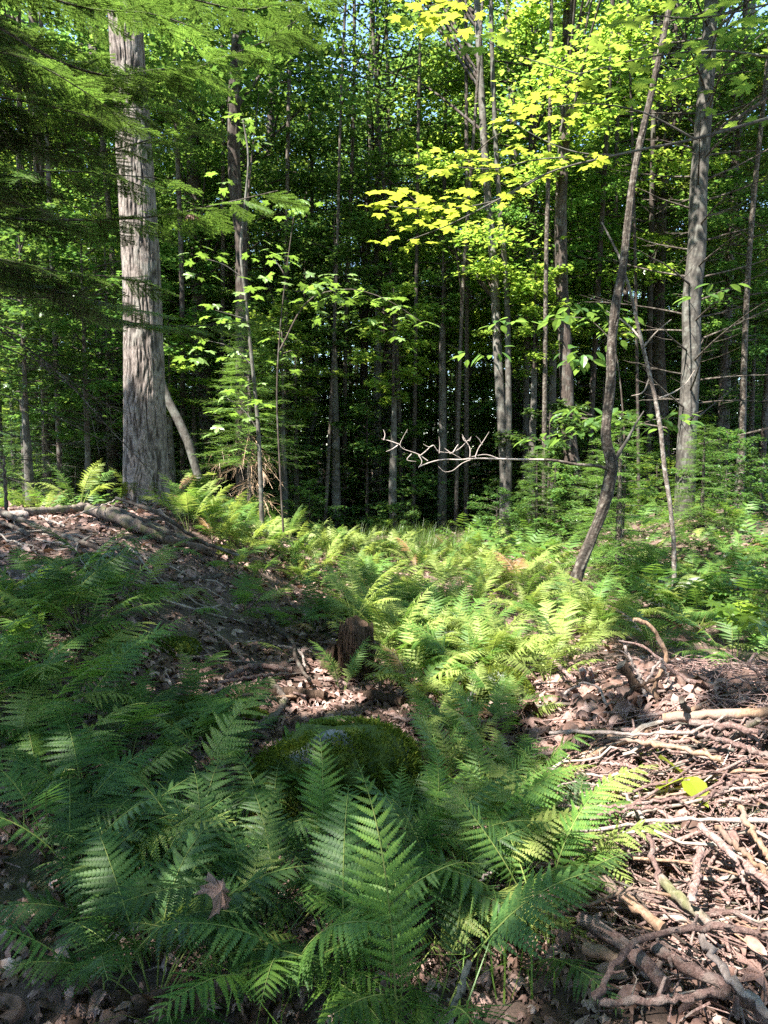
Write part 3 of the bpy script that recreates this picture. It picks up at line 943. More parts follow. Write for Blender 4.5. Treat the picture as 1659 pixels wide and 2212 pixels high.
def grass(name, label, cx, cy, rx, ry, n, hmin, hmax):
    mb = MB()
    for _ in range(n):
        a = rng.random() * 6.28; q = math.sqrt(rng.random())
        x, y = cx + rx * q * math.cos(a), cy + ry * q * math.sin(a)
        h = hmin + (hmax - hmin) * rng.random(); b = rng.random() * 6.28; w = .003
        bend = .25 + .7 * rng.random()
        z = ground_h(x, y)
        t = np.array([0, .35, .7, 1.0])
        cxs = x + h * bend * t ** 2 * math.cos(b); cys = y + h * bend * t ** 2 * math.sin(b); czs = z + h * (t - .45 * bend * t ** 2.5)
        sx, sy = -math.sin(b) * w, math.cos(b) * w
        V = []
        for k in range(4):
            ww = 1 - t[k] * .9
            V += [[cxs[k] - sx * ww, cys[k] - sy * ww, czs[k]], [cxs[k] + sx * ww, cys[k] + sy * ww, czs[k]]]
        mb.add(V, None, [[0, 1, 3, 2], [2, 3, 5, 4], [4, 5, 7, 6]])
    tag(obj(name, mb.mesh(name, M['grass'])), label, 'grass', None, 'stuff')


g0 = gpt(900, 1200)
grass('grass_tuft', 'tuft of fine arching sunlit grass in the middle of the clearing', g0[0], g0[1], .95, .9, 1500, .35, .65)
g1 = gpt(640, 2140)
grass('grass', 'sparse dark grass blades under the foreground ferns', g1[0] + .1, g1[1] + .2, .7, .5, 170, .2, .4)


def moss_blob(parent, base_pts, base_nrm, n, size=.02, name='moss', jit=.008):
    k = rng.integers(0, len(base_pts), n)
    nn = base_nrm[k]; j = rng.normal(0, jit, (n, 3)); j -= nn * (j * nn).sum(1)[:, None]
    p = base_pts[k] + j
    V0 = np.array([[-.22, 0, 0], [.22, 0, 0], [0, 0, 1.0]]); T0 = np.array([[0, 1, 2]])
    z = nn + rng.normal(0, .45, (n, 3)); z /= np.linalg.norm(z, axis=1)[:, None]
    x = np.cross(z, rng.normal(0, 1, (n, 3))); x /= np.linalg.norm(x, axis=1)[:, None]
    R = np.stack([x, np.cross(z, x), z], -1)
    mb = MB(); scatter(mb, V0, T0, p, R, size * (.5 + rng.random(n)))
    return obj(name, mb.mesh(name, M['moss']), parent)


def icos(sub=3):
    import bmesh
    bm = bmesh.new(); bmesh.ops.create_icosphere(bm, subdivisions=sub, radius=1)
    V = np.array([v.co[:] for v in bm.verts]); T = np.array([[v.index for v in f.verts] for f in bm.faces]); bm.free()
    return V, T


def boulder(base, sx, sy, sz, label, m, moss_n, seed, moss_from=0.1, moss_side=None):
    V, T = icos(4)
    d = 1 + .1 * (np.abs(vnoise(V[:, 0] * 2.2 + 9 + V[:, 2], V[:, 1] * 2.2 + V[:, 2] * 1.7, seed + 11) - .5) * 2 - .5) + .34 * (vnoise(V[:, 0] * 1.6 + 5, V[:, 1] * 1.6 + V[:, 2] * 1.3, seed) - .5) + .12 * (vnoise(V[:, 0] * 4 + V[:, 2] * 2, V[:, 1] * 4 + 7, seed + 1) - .5) + .05 * (vnoise(V[:, 0] * 11 + V[:, 2] * 7, V[:, 1] * 11 + 7, seed + 2) - .5)
    P = V * d[:, None] * np.array([sx, sy, sz])
    root = empty('boulder', base, label, 'rock')
    me = MB().add(P, T).mesh('rock', m, True)
    obj('rock', me, root)
    N = V / np.array([sx, sy, sz]); N /= np.linalg.norm(N, axis=1)[:, None]
    sel = (N[:, 2] > moss_from) & (vnoise(V[:, 0] * 2.2 + 3, V[:, 1] * 2.2 + V[:, 2], seed + 5) + .35 * (vnoise(V[:, 0] * 9 + 3, V[:, 1] * 9 + V[:, 2] * 5, seed + 8) - .5) > .4)
    if moss_side is not None:
        sel |= (V @ np.array(moss_side) > .35) & (vnoise(V[:, 0] * 3 + 3, V[:, 2] * 3 + V[:, 1], seed + 6) > .3)
    if sel.any() and moss_n:
        moss_blob(root, P[sel] * (1 + .05 * vnoise(V[sel, 0] * 5, V[sel, 1] * 5 + V[sel, 2] * 4, seed + 20))[:, None], N[sel], moss_n, .017, jit=.6 * math.sqrt(sx * sy) * .12)
    return root


b = gpt(722, 1775)
boulder(b + np.array([0, .22, .0]), .37, .33, .33, 'big rounded boulder with green moss and a bare grey patch', M['rock'], 26000, 41, .0, (.5, -.7, .1))
b = gpt(400, 1580)
boulder(b + np.array([0, .1, 0]), .2, .2, .12, 'low bright green moss cushion behind the shaded foreground ferns', M['rock'], 5000, 42, -.2)
b = gpt(1085, 1530)
boulder(b + np.array([0, .12, .02]), .24, .22, .2, 'yellow-green mossy rock in sun beside the leaf pile', M['rock'], 4200, 43, .1)
b = gpt(985, 1440)
boulder(b + np.array([0, .2, .0]), .36, .3, .28, 'half hidden mossy rock under the bright ferns', M['rock'], 5000, 44, .2)
b = gpt(752, 1160)
boulder(b, .26, .22, .16, 'pale grey rock lying in the shade beyond the ferns', M['rock_grey'], 0, 45)
b = gpt(1490, 1300)
boulder(b, .5, .4, .25, 'flat mossy rock behind the thin spotted sapling', M['rock'], 3000, 46, .3)
for k, (px, py, s, lab) in enumerate([(240, 1395, .16, 'moss cushion on the bank left of the sunny leaf patch'), (375, 1400, .16, 'moss cushion on the bank right of the sunny leaf patch'), (195, 1215, .14, 'moss cushion below the old log on the bank'),
                                      (470, 1190, .14, 'moss cushion at the low end of the bank log'), (1395, 1640, .06, 'tiny moss cushion beside the yellow-green seedling'), (1285, 1650, .07, 'small golden moss cushion at the forked pale stick'),
                                      (1560, 1640, .06, 'tiny moss cushion at the edge of the stick pile'), (1590, 2120, .07, 'dark moss cushion between the lowest logs'), (545, 1550, .1, 'small moss cushion above the mossy boulder'), (1420, 1625, .05, 'tiny bright moss tuft right of the small seedling stem'), (1545, 1620, .055, 'tiny bright moss tuft near the right edge of the pile')]):
    P = gpt(px, py)
    boulder(P - np.array([0, 0, .02]), s, s, s * .55, lab, M['rock'], 2400, 60 + k, -.3)


# ------------------------------------------------------------------ sticks and logs
def stick(pts, r0, r1, mname, name, label, cat, group=None, sides=7, n=None, stubs=0, capmi=None, rough=.16, wob=.004):
    pts = np.asarray(pts, float)
    L = np.linalg.norm(np.diff(pts, axis=0), axis=1).sum()
    n = n or int(np.clip(L / max(r0, .008) * .8, 5, 26))
    P = resample(pts, n)
    if wob:
        P[1:-1] += rng.normal(0, wob, (n - 2, 3))
    r = np.linspace(r0, r1, n) * (1 + rng.normal(0, .13, n))
    o0 = P[0].copy()
    mb = tube(P - o0, r, sides, True, rough, capmi)
    for _ in range(stubs):
        k = int(rng.integers(1, n - 1)); d = rng.normal(0, 1, 3); t = P[min(k + 1, n - 1)] - P[k - 1]; t /= np.linalg.norm(t)
        d -= t * (d @ t); d /= np.linalg.norm(d); d[2] = abs(d[2]); d = d + t * .5
        Ls = r[k] * (1.6 + 3 * rng.random())
        q = P[k] - o0
        tube(np.stack([q, q + d * Ls * .6, q + d * Ls]), [r[k] * .5, r[k] * .42, r[k] * .3], 5, True, .1, None, mb)
    mats = M[mname] if capmi is None else [M[mname], M['log_end']]
    o = obj(name, mb.mesh(name, mats, True), None, None, o0)
    tag(o, label, cat, group)
    return o


def gstick(pp, w, mname, label, name='stick', cat='stick', group=None, h=.03, hs=None, w1=None, **kw):
    if group == BP and hs is None and h < .13:
        h += .075
    """pp: picture points lying on the ground, w: width in picture pixels"""
    P = [gpt(px, py, (hs[i] if hs else h)) for i, (px, py) in enumerate(pp)]
    d0 = (P[0] - CAM) @ FWD; d1 = (P[-1] - CAM) @ FWD
    return stick(P, w * d0 / FPX / 2, (w if w1 is None else w1) * d1 / FPX / 2, mname, name, label, cat, group, **kw)


def dstick(pp, depth, w, mname, label, name='stick', cat='stick', group=None, w1=None, dd=0.0, **kw):
    P = [at(px, py, depth + dd * i) for i, (px, py) in enumerate(pp)]
    return stick(P, w * depth / FPX / 2, (w if w1 is None else w1) * depth / FPX / 2, mname, name, label, cat, group, **kw)


BP = 'dead sticks in the brush pile'
BK = 'dead branches on the bank'
TG = 'sticks of the pinkish tangle'
gstick([(1239, 1793), (1347, 1785), (1395, 1773), (1472, 1772), (1659, 1775), (1760, 1778)], 7, 'twig_grey', 'long pale stick lying level across the whole brush pile', group=BP, h=.16, w1=12)
gstick([(1395, 1773), (1370, 1742), (1341, 1711), (1301, 1680), (1260, 1672), (1160, 1655)], 8, 'twig_grey', 'pale curved stick forking up and left above the long level one', group=BP, h=.14, w1=5)
gstick([(1341, 1711), (1300, 1700), (1220, 1692), (1165, 1722)], 5, 'twig_grey', 'thin pale bowed stick at the upper left edge of the brush pile', group=BP, h=.15, w1=4)
gstick([(1282, 1893), (1350, 1940), (1432, 2006)], 24, 'stick_orange', 'stout orange barkless log in the middle of the brush pile', 'log', 'log', BP, h=.06)
gstick([(1426, 1898), (1480, 1950), (1537, 2000)], 23, 'log', 'short dark log pointing right, below the upright stick', 'log', 'log', BP, h=.07)
gstick([(1250, 1983), (1370, 2057), (1438, 2128)], 33, 'stick', 'thickest brown log low in the brush pile with a broken end', 'log', 'log', BP, h=.06, stubs=2)
gstick([(1409, 2043), (1557, 2128), (1670, 2210)], 26, 'stick', 'long brown log slanting into the bottom right corner', 'log', 'log', BP, h=.07, stubs=2)
gstick([(1259, 2046), (1300, 2058), (1345, 2074)], 24, 'stick_orange', 'short tawny log tucked under the ferns at the pile edge', 'log', 'log', BP, h=.05)
gstick([(1282, 2151), (1330, 2083), (1415, 2017), (1500, 2006), (1659, 2017), (1720, 2020)], 15, 'stick', 'knobbly bent branch crossing over the low logs', 'branch', 'branch', BP, h=.2, stubs=9, rough=.22)
gstick([(1293, 2162), (1381, 2162), (1500, 2154), (1585, 2134)], 17, 'stick', 'pinkish level stick at the very bottom of the brush pile', group=BP, h=.1, stubs=3)
gstick([(1407, 1782), (1412, 1856), (1426, 1929), (1446, 2000)], 11, 'stick', 'thin stick running straight down the middle of the brush pile', group=BP, hs=[.2, .18, .12, .06])
gstick([(1514, 1833), (1505, 1890), (1495, 1949)], 16, 'stick', 'short thick grey stick leaning on the dark short log', group=BP, h=.12)
gstick([(1512, 1782), (1590, 1850), (1690, 1935)], 17, 'stick', 'long bark covered stick slanting right, lowest of three side by side', group=BP, h=.12, stubs=3)
gstick([(1548, 1788), (1659, 1890)], 13, 'stick_orange', 'tawny stick slanting right, middle one of three side by side', group=BP, h=.1)
gstick([(1597, 1745), (1640, 1820), (1680, 1890)], 13, 'stick_orange', 'tawny stick slanting right, topmost of three side by side', group=BP, h=.1)
gstick([(1571, 1833), (1600, 1890), (1634, 1952)], 8, 'stick', 'thin smooth stick across the slanting three', group=BP, h=.15)
gstick([(1517, 2023), (1577, 2117), (1670, 2195)], 18, 'twig_grey', 'pale splintered log beside the bottom right corner', 'log', 'log', BP, h=.12)
gstick([(1205, 1742), (1313, 1742), (1483, 1722)], 7, 'stick', 'slim pink stick level below the forked pale one', group=BP, h=.12, stubs=3)
gstick([(1276, 1768), (1364, 1748), (1450, 1742)], 7, 'stick', 'slim pink stick just above the long level pale one', group=BP, h=.12)
gstick([(1551, 1731), (1659, 1717), (1720, 1712)], 8, 'stick', 'reddish straight stick at the right edge beside the seedling', group=BP, h=.1)
gstick([(1520, 1728), (1548, 1711), (1611, 1674)], 8, 'stick', 'grey stick rising rightwards behind the yellow-green seedling', group=BP, h=.12)
gstick([(1188, 1583), (1310, 1583), (1415, 1586), (1495, 1580), (1565, 1546)], 9, 'twig_grey', 'long pale branch lying level in front of the shadowed hollow', 'branch', 'branch', BP, h=.12, w1=6, stubs=4)
gstick([(1316, 1591), (1387, 1603), (1472, 1617), (1560, 1640)], 11, 'stick_orange', 'split tawny branch just below the long pale level branch', 'branch', 'branch', BP, h=.08)
gstick([(1435, 1551), (1540, 1545), (1670, 1537)], 22, 'stick_orange', 'smooth tawny log at the back of the brush pile', 'log', 'log', BP, h=.08)
gstick([(1490, 1560), (1560, 1568), (1640, 1582)], 16, 'stick', 'pinkish log lying along the front of the smooth tawny log', 'log', 'log', BP, h=.1)
gstick([(1472, 1512), (1485, 1540), (1496, 1574)], 13, 'bark_brown', 'short upright stub with a white broken top', 'branch', 'branch', BP, hs=[.28, .16, .05], capmi=None)
gstick([(1637, 1554), (1605, 1580), (1571, 1603)], 15, 'log', 'thick dark broken stub pointing up to the right edge', 'branch', 'branch', BP, hs=[.22, .14, .06], w1=9)
gstick([(1497, 1583), (1580, 1605), (1670, 1637)], 11, 'stick', 'brown stick slanting down to the right edge below the dark stub', group=BP, h=.1, stubs=2)
gstick([(1299, 1648), (1350, 1655), (1404, 1676)], 8, 'stick', 'short pinkish stick left of the tiny moss cushion', group=BP, h=.07)
gstick([(1256, 1446), (1262, 1466), (1268, 1490)], 11, 'twig_grey', 'broad bleached stub standing at the top of the leaf pile', 'branch', 'branch', BP, hs=[.2, .1, .02], w1=13)
gstick([(1275, 1446), (1280, 1468), (1286, 1493)], 7, 'twig_grey', 'narrow bleached stub standing beside the broad one', 'branch', 'branch', BP, hs=[.2, .1, .02], w1=10)
gstick([(1219, 1500), (1260, 1475), (1285, 1482), (1310, 1520)], 5, 'twig_grey', 'thin bleached twig arching at the foot of the two bleached stubs', group=BP, h=.1)
gstick([(1285, 1495), (1345, 1478), (1390, 1466)], 6, 'stick_orange', 'thin stick from the bleached stubs to the slanting cut log', group=BP, h=.14)
D0 = (gpt(1410, 1540) - CAM) @ FWD
dstick([(1368, 1338), (1399, 1347), (1426, 1381), (1438, 1410), (1432, 1444), (1415, 1480), (1420, 1510), (1434, 1550)], D0, 9, 'stick_orange', 'tall curved orange brown branch standing up out of the pile', 'branch', 'branch', BP, w1=13)
dstick([(1341, 1435), (1387, 1489), (1445, 1535)], D0 + .15, 23, 'rotten', 'slanting cut log with a dark sawn end among the ferns', 'log', 'log', BP, w1=27, sides=12, capmi=1)
dstick([(1344, 1384), (1360, 1418), (1381, 1463), (1392, 1500)], D0 + .05, 5, 'twig_grey', 'white straight stick leaning against the slanting cut log', group=BP, w1=8)
dstick([(1428, 1424), (1410, 1450), (1395, 1472)], D0 - .05, 7, 'twig_grey', 'short white stick, left leg of the crossed pair', group=BP, w1=5)
dstick([(1428, 1424), (1438, 1448), (1448, 1473)], D0 - .08, 7, 'twig_grey', 'short white stick, right leg of the crossed pair', group=BP, w1=4)
dstick([(1336, 1384), (1392, 1398), (1438, 1438), (1472, 1461), (1529, 1480), (1594, 1509), (1659, 1546), (1740, 1600)], D0 + .05, 5, 'stick', 'long grey pink bough descending to the right edge', 'branch', 'branch', BP, w1=13, dd=-.05, stubs=4)
dstick([(1526, 1476), (1608, 1480), (1659, 1495), (1720, 1515)], D0 - .1, 6, 'twig_grey', 'pale branch level above the descending bough with a stub', 'branch', 'branch', BP, w1=10, stubs=2)
dstick([(1636, 1412), (1619, 1429), (1640, 1460), (1690, 1520)], D0 - .2, 6, 'stick', 'crooked twig at the right edge with a white broken tip', group=BP, w1=9)
dstick([(1319, 1550), (1345, 1515), (1372, 1485), (1420, 1468)], D0, 9, 'rotten', 'dark twisted root like branch under the slanting cut log', 'branch', 'branch', BP, w1=8)
# bank
gstick([(45, 1106), (137, 1102), (190, 1094)], 18, 'log', 'dark bark covered log lying level on the crest of the bank', 'log', 'log', BK, h=.07)
gstick([(192, 1101), (260, 1120), (325, 1146), (358, 1160)], 27, 'log', 'thick curved log sloping down in front of the pale fissured trunk', 'log', 'log', BK, h=.1, n=18, sides=10)
gstick([(241, 1098), (300, 1122), (345, 1142)], 15, 'bark_brown', 'flatter grey log just behind the thick curved one', 'log', 'log', BK, h=.14)
gstick([(345, 1160), (400, 1172), (460, 1190)], 26, 'log', 'dark rotten log continuing the slope below the thick curved one', 'log', 'log', BK, h=.07, sides=10)
gstick([(251, 1076), (345, 1111), (417, 1159), (508, 1195)], 7, 'bark_brown', 'long thin branch arching over the bank logs', 'branch', 'branch', BK, h=.3, hs=[.32, .36, .25, .06], stubs=3)
gstick([(306, 1130), (374, 1156), (449, 1176), (515, 1200)], 7, 'bark_brown', 'thin branch lying along the low bank log', 'branch', 'branch', BK, h=.2)
gstick([(342, 1101), (358, 1120), (378, 1142)], 10, 'twig_grey', 'short pale broken stub at the foot of the pale fissured trunk', 'branch', 'branch', BK, hs=[.25, .18, .08], w1=14)
gstick([(-40, 1092), (6, 1107), (88, 1140), (195, 1179), (303, 1218)], 13, 'bark_brown', 'long straight branch slanting across the bank below the logs', 'branch', 'branch', BK, h=.08, w1=10, stubs=6)
gstick([(-30, 1115), (0, 1127), (62, 1153)], 9, 'bark_brown', 'short branch at the left edge below the long slanting one', 'branch', 'branch', BK, h=.06)
gstick([(172, 1208), (293, 1231)], 9, 'bark_brown', 'grey stick at the lower end of the long slanting branch', 'branch', 'branch', BK, h=.04)
gstick([(254, 1078), (200, 1100), (143, 1120)], 3, 'dead_twig', 'thin twig propped against the level log on the crest', 'branch', 'branch', BK, h=.2)
gstick([(384, 1251), (430, 1250), (482, 1241)], 7, 'bark_brown', 'curved dark stick among the ferns low on the bank', 'branch', 'branch', BK, h=.05)
gstick([(18, 1115), (40, 1113), (60, 1112)], 20, 'twig_grey', 'pale broken log end at the left of the level log', 'log', 'log', BK, h=.06)
# tangle in the middle
gstick([(486, 1464), (553, 1438), (632, 1447)], 14, 'stick', 'thick pinkish branch lit by sun across the tangle', 'branch', 'branch', TG, h=.07)
gstick([(470, 1476), (560, 1460), (632, 1453)], 7, 'stick', 'thinner pinkish stick just below the thick sunlit branch', group=TG, h=.05)
gstick([(430, 1340), (486, 1385), (527, 1426)], 8, 'stick', 'grey stick slanting down through the ferns to the tangle', group=TG, h=.12)
gstick([(570, 1318), (591, 1350), (632, 1388), (644, 1435), (668, 1465)], 8, 'bark_brown', 'long bent grey stick under the single bright frond', group=TG, h=.12)
gstick([(600, 1395), (630, 1400), (660, 1440)], 6, 'twig_grey', 'pale forked twig right of the thick sunlit branch', group=TG, h=.1)
gstick([(583, 1467), (612, 1514), (600, 1537), (556, 1570)], 14, 'log', 'crooked dark branch bending down to the mossy boulder', 'branch', 'branch', TG, h=.05)
gstick([(545, 1485), (583, 1517)], 8, 'stick', 'short grey stick left of the crooked dark branch', group=TG, h=.05)
gstick([(500, 1492), (600, 1497), (700, 1504)], 22, 'rotten', 'brown rotten log lying level behind the crooked dark branch', 'log', 'log', TG, h=.03)
gstick([(688, 1467), (720, 1470), (755, 1480)], 7, 'stick', 'small stick at the foot of the shaggy brown stump', group=TG, h=.05)
gstick([(808, 1458), (826, 1492)], 6, 'twig_grey', 'small pale upright stick right of the shaggy brown stump', group=TG, hs=[.14, .01])
gstick([(785, 1502), (830, 1507), (870, 1516)], 24, 'rotten', 'hollow rotten log right of the tangle under pale ferns', 'log', 'log', TG, h=.04)
gstick([(852, 1550), (910, 1562), (985, 1575)], 8, 'stick', 'thin grey stick from the mossy boulder towards the hollow', group=TG, h=.1)
gstick([(380, 1415), (440, 1422), (560, 1432)], 6, 'bark_birch', 'slender birch stick lying level left of the tangle', group=TG, h=.06)
gstick([(420, 1510), (470, 1490), (520, 1475)], 7, 'stick', 'dull stick in shade at the lower left of the tangle', group=TG, h=.06)
gstick([(1014, 2075), (995, 2140), (970, 2215)], 13, 'bark_grey', 'grey smooth stick poking up at the bottom edge', group=BP, hs=[.28, .2, .1])
gstick([(1064, 1880), (1020, 1920), (974, 1965)], 5, 'twig_grey', 'thin pale stick sloping through the ferns beside the pile', group=BP, h=.15)
gstick([(905, 1500), (960, 1530), (1050, 1560), (1120, 1540)], 9, 'stick', 'pale stick curving below the yellow-green rock', group=BP, h=.05)
gstick([(1100, 1390), (1180, 1420), (1240, 1470)], 10, 'stick', 'weathered branch half buried in ferns above the leaf pile', 'branch', 'branch', BP, h=.1)

# the many small sticks of the pile and of the bank, each its own object
PLACES = [([(1150, 1620), (1659, 1560), (1659, 2212), (1440, 2212), (1240, 1960), (1180, 1780)], 225, BP, .12, (3, 11)),
          ([(1180, 1500), (1450, 1500), (1659, 1540), (1659, 1640), (1200, 1640)], 26, BP, .06, (4, 10)),
          ([(0, 1120), (330, 1170), (480, 1220), (430, 1330), (0, 1260)], 42, BK, .06, (3, 7)),
          ([(380, 1400), (640, 1420), (760, 1500), (560, 1570), (420, 1520)], 20, TG, .06, (3, 8))]
DIRS = {0: 'level', 1: 'steeply slanting', 2: 'upright looking', 3: 'leftward leaning'}
for poly, cnt, grp, hmax, wr in PLACES:
    P = np.array(poly, float); lo, hi = P.min(0), P.max(0); k = 0
    while k < cnt:
        q = lo + (hi - lo) * rng.random(2)
        if not inpoly(q[:1], q[1:], poly)[0]:
            continue
        c = gpt(q[0], q[1])
        a = rng.choice([rng.normal(-.65, .35), rng.normal(.05, .3), rng.normal(1.9, .6), rng.random() * 3.14], p=[.4, .32, .13, .15]); a = float(a)
        L = (.18 + .6 * rng.random() ** 1.3) * (1 if grp != BK else 1.5)
        dv = np.array([math.cos(a), math.sin(a)])
        w = (wr[0] + (wr[1] - wr[0]) * rng.random() ** 1.5) * ((c - CAM) @ FWD) / FPX / 2
        pts = []
        hh = hmax * rng.random()
        side = rng.normal(0, .05 * L)
        for t in (-.5, 0, .5):
            x, y = c[0] + dv[0] * L * t, c[1] + dv[1] * L * t
            if t == 0:
                x += -dv[1] * side; y += dv[0] * side
            pts.append([x, y, ground_h(x, y) + w + hh + rng.normal(0, .015)])
        mname = rng.choice(['stick', 'stick', 'stick', 'stick', 'stick_orange', 'bark_brown', 'dead_twig']) if grp != BK else rng.choice(['bark_brown', 'stick', 'dead_twig', 'dead_twig'])
        cname = {'stick': 'pinkish', 'stick_orange': 'tawny', 'twig_pale': 'pale', 'bark_brown': 'dark', 'dead_twig': 'grey'}[str(mname)]
        size = 'thick' if w > (wr[0] + wr[1]) / 2 * ((c - CAM) @ FWD) / FPX / 2 else 'thin'
        an = math.degrees(a) % 180
        lab = uniq(f'{size} {cname} {"long" if L > .4 else "short"} {{ex}} stick {{where}}', q[0], q[1], 'level' if an < 25 or an > 155 else 'slanting' if an > 90 else 'rising' if an < 65 else 'receding')
        stick(pts, w, w * (.55 + .35 * rng.random()), str(mname), 'stick', lab, 'stick', grp, sides=6, n=7, stubs=int(rng.integers(1, 6)), wob=.005 + L * .012, rough=.2)
        k += 1


# ------------------------------------------------------------------ stump, snag
def shaggy_stump():
    b = gpt(770, 1462)
    root = empty('tree_stump', b, 'shaggy dark brown rotten stump with a fern growing from its top', 'stump')
    ns, nz = 26, 14
    a = np.linspace(0, 2 * math.pi, ns, endpoint=False); z = np.linspace(-.05, .42, nz)
    A, Z = np.meshgrid(a, z)
    r = .085 + .03 * (1 - (Z + .05) / .47) + .05 * (vnoise(A / (2 * math.pi) * 9, Z * 3, 71, 9) - .5) + .035 * (vnoise(A / (2 * math.pi) * 22, Z * 2.2, 72, 22) - .5)
    r *= .8 * (1 + .3 * np.sin(A * 2 + 1) * .4)
    top = .1 * (vnoise(A / (2 * math.pi) * 8, Z * 0, 73, 8) - .5)
    V = np.stack([r * np.cos(A), r * np.sin(A), Z + top * (Z > .3)], -1).reshape(-1, 3)
    i = np.arange(nz - 1)[:, None] * ns; j = np.arange(ns)[None]; j1 = (j + 1) % ns
    Q = np.stack([i + j, i + j1, i + ns + j1, i + ns + j], -1).reshape(-1, 4)
    mb = MB().add(V, None, Q)
    k0 = (nz - 1) * ns
    VV = np.vstack([V[k0:], [[0, 0, .34]]]); mb.add(VV, [[q, (q + 1) % ns, ns] for q in range(ns)])
    obj('stump_wood', mb.mesh('stump_wood', M['rotten']), root)
    mb = MB()
    for _ in range(420):  # hanging rootlet fibres
        t = rng.random() * 6.28; z0 = .1 + .3 * rng.random(); rr = .09 + .03 * rng.random()
        p = np.array([rr * math.cos(t), rr * math.sin(t), z0]); L = .08 + .16 * rng.random()
        tube(np.stack([p, p + [.012 * math.cos(t), .012 * math.sin(t), -L * .5], p + [.006 * math.cos(t), rng.normal(0, .01), -L]]), [.004, .003, .001], 3, False, mb=mb)
    obj('root_fibres', mb.mesh('root_fibres', M['rotten']), root)['kind'] = 'stuff'
    # low broken lobe on the left
    mb = MB()
    A, Z = np.meshgrid(a, np.linspace(-.05, .2, 9))
    r = .075 * (1 - .5 * (Z > .1) * (Z - .1) / .1) + .05 * (vnoise(A / (2 * math.pi) * 12, Z * 5, 77, 12) - .5)
    V = np.stack([r * np.cos(A) - .2 + Z * .2, r * np.sin(A) + .1, Z + .1 * (vnoise(A / (2 * math.pi) * 10, Z * 0, 79, 10) - .5) * (Z > .1)], -1).reshape(-1, 3)
    i = np.arange(8)[:, None] * ns
    mb.add(V, None, np.stack([i + j, i + j1, i + ns + j1, i + ns + j], -1).reshape(-1, 4))
    mb.add(np.vstack([V[8 * ns:], [[-.16, .1, .2]]]), [[q, (q + 1) % ns, ns] for q in range(ns)])
    obj('side_stump', mb.mesh('side_stump', M['rotten']), root)


shaggy_stump()


# ------------------------------------------------------------------ trees
def trunk_mesh(P, R, m, sides=14, rough=.05, fiss=0.0, nf=22, flare=0.0):
    """tapered trunk along points P (relative), with fissured bark when fiss > 0"""
    n = len(P)
    if fiss == 0:
        mb = tube(P, R, sides, True, rough)
        return mb.mesh('trunk', m, True)
    s = np.linspace(0, 1, n)
    L = np.linalg.norm(np.diff(P, axis=0), axis=1).sum()
    a = np.linspace(0, 1, sides, endpoint=False)
    A, Z = np.meshgrid(a, s * L)
    wz = Z + .25 * vnoise(A * 9, Z * 2, 5, 9)
    w = A * nf + .8 * (vnoise(A * 7, Z * 1.2, 6, 7) - .5) + .7 * (vnoise(A * 16, Z * 6, 9, 16) - .5)
    n1 = vnoise(w, wz * 2.6, 11, nf)
    ridge = 1 - np.abs(n1 - .5) * 2           # peaks where the fissures run
    n2 = vnoise(A * nf * 3, Z * 9, 12, nf * 3)
    n3 = vnoise(A * nf * 2 + 3 * vnoise(A * 9, Z * 4, 15, 9), Z * 7, 16, nf * 2)
    crack = np.clip((ridge - .68) / .2, 0, 1) * np.clip((n3 - .22) * 3, 0, 1)
    crack = np.maximum(crack, .8 * np.clip((1 - np.abs(n3 - .5) * 2 - .78) / .18, 0, 1) * (n2 > .4))
    d = -fiss * crack + fiss * .35 * (n2 - .5)
    Rr = np.asarray(R)[:, None] * (1 + .05 * (vnoise(A * 5, Z * .8, 13, 5) - .5)) + d
    if flare:
        Rr = Rr + flare * np.exp(-Z / .25) * (.5 + vnoise(A * 6, Z * 0, 14, 6))
    C = np.asarray(P)
    V = np.stack([C[:, 0:1] + Rr * np.cos(A * 2 * math.pi), C[:, 1:2] + Rr * np.sin(A * 2 * math.pi), C[:, 2:3] + 0 * A], -1).reshape(-1, 3)
    i = np.arange(n - 1)[:, None] * sides; j = np.arange(sides)[None]; j1 = (j + 1) % sides
    Q = np.stack([i + j, i + j1, i + sides + j1, i + sides + j], -1).reshape(-1, 4)
    me = MB().add(V, None, Q).mesh('trunk', m, True)
    me.attributes.new('crack', 'FLOAT', 'POINT').data.foreach_set('value', (crack * .85).astype(np.float32).ravel())
    return me


CANOPY_HOSTS = []


def pixel_tree(name, label, pts, ws, depth, m, base_px=None, group=None, top_extra=6.0, sides=12, fiss=0.0, cat='tree', nf=20, flare=.02, host=True, nseg=None, zbase=None):
    """a trunk given by its picture points from base to top; ws are widths in picture pixels"""
    P = np.array([at(px, py, depth) for px, py in pts])
    P = P.copy()
    # stand it on the ground
    g = ground_h(P[0, 0], P[0, 1])
    if P[0, 2] > g:
        P = np.vstack([[P[0, 0], P[0, 1], g - .05], P]); ws = [ws[0] * 1.08] + list(ws)
    if top_extra:
        d = (P[-1] - P[-2]) / np.linalg.norm(P[-1] - P[-2])
        P = np.vstack([P, P[-1] + d * top_extra]); ws = list(ws) + [ws[-1] * .6]
    base = P[0].copy()
    s = np.concatenate([[0], np.cumsum(np.linalg.norm(np.diff(P, axis=0), axis=1))])
    n = nseg or int(max(10, s[-1] * 3))
    u = np.linspace(0, s[-1], n)
    R = np.interp(u, s, np.array(ws) * depth / FPX / 2)
    PP = resample(P, n)
    root = empty(name, base, label, cat, group)
    me = trunk_mesh(PP - base, R, m, sides, .05, fiss, nf, flare)
    obj('trunk', me, root)
    if host:
        CANOPY_HOSTS.append((root, PP))
    return root, PP


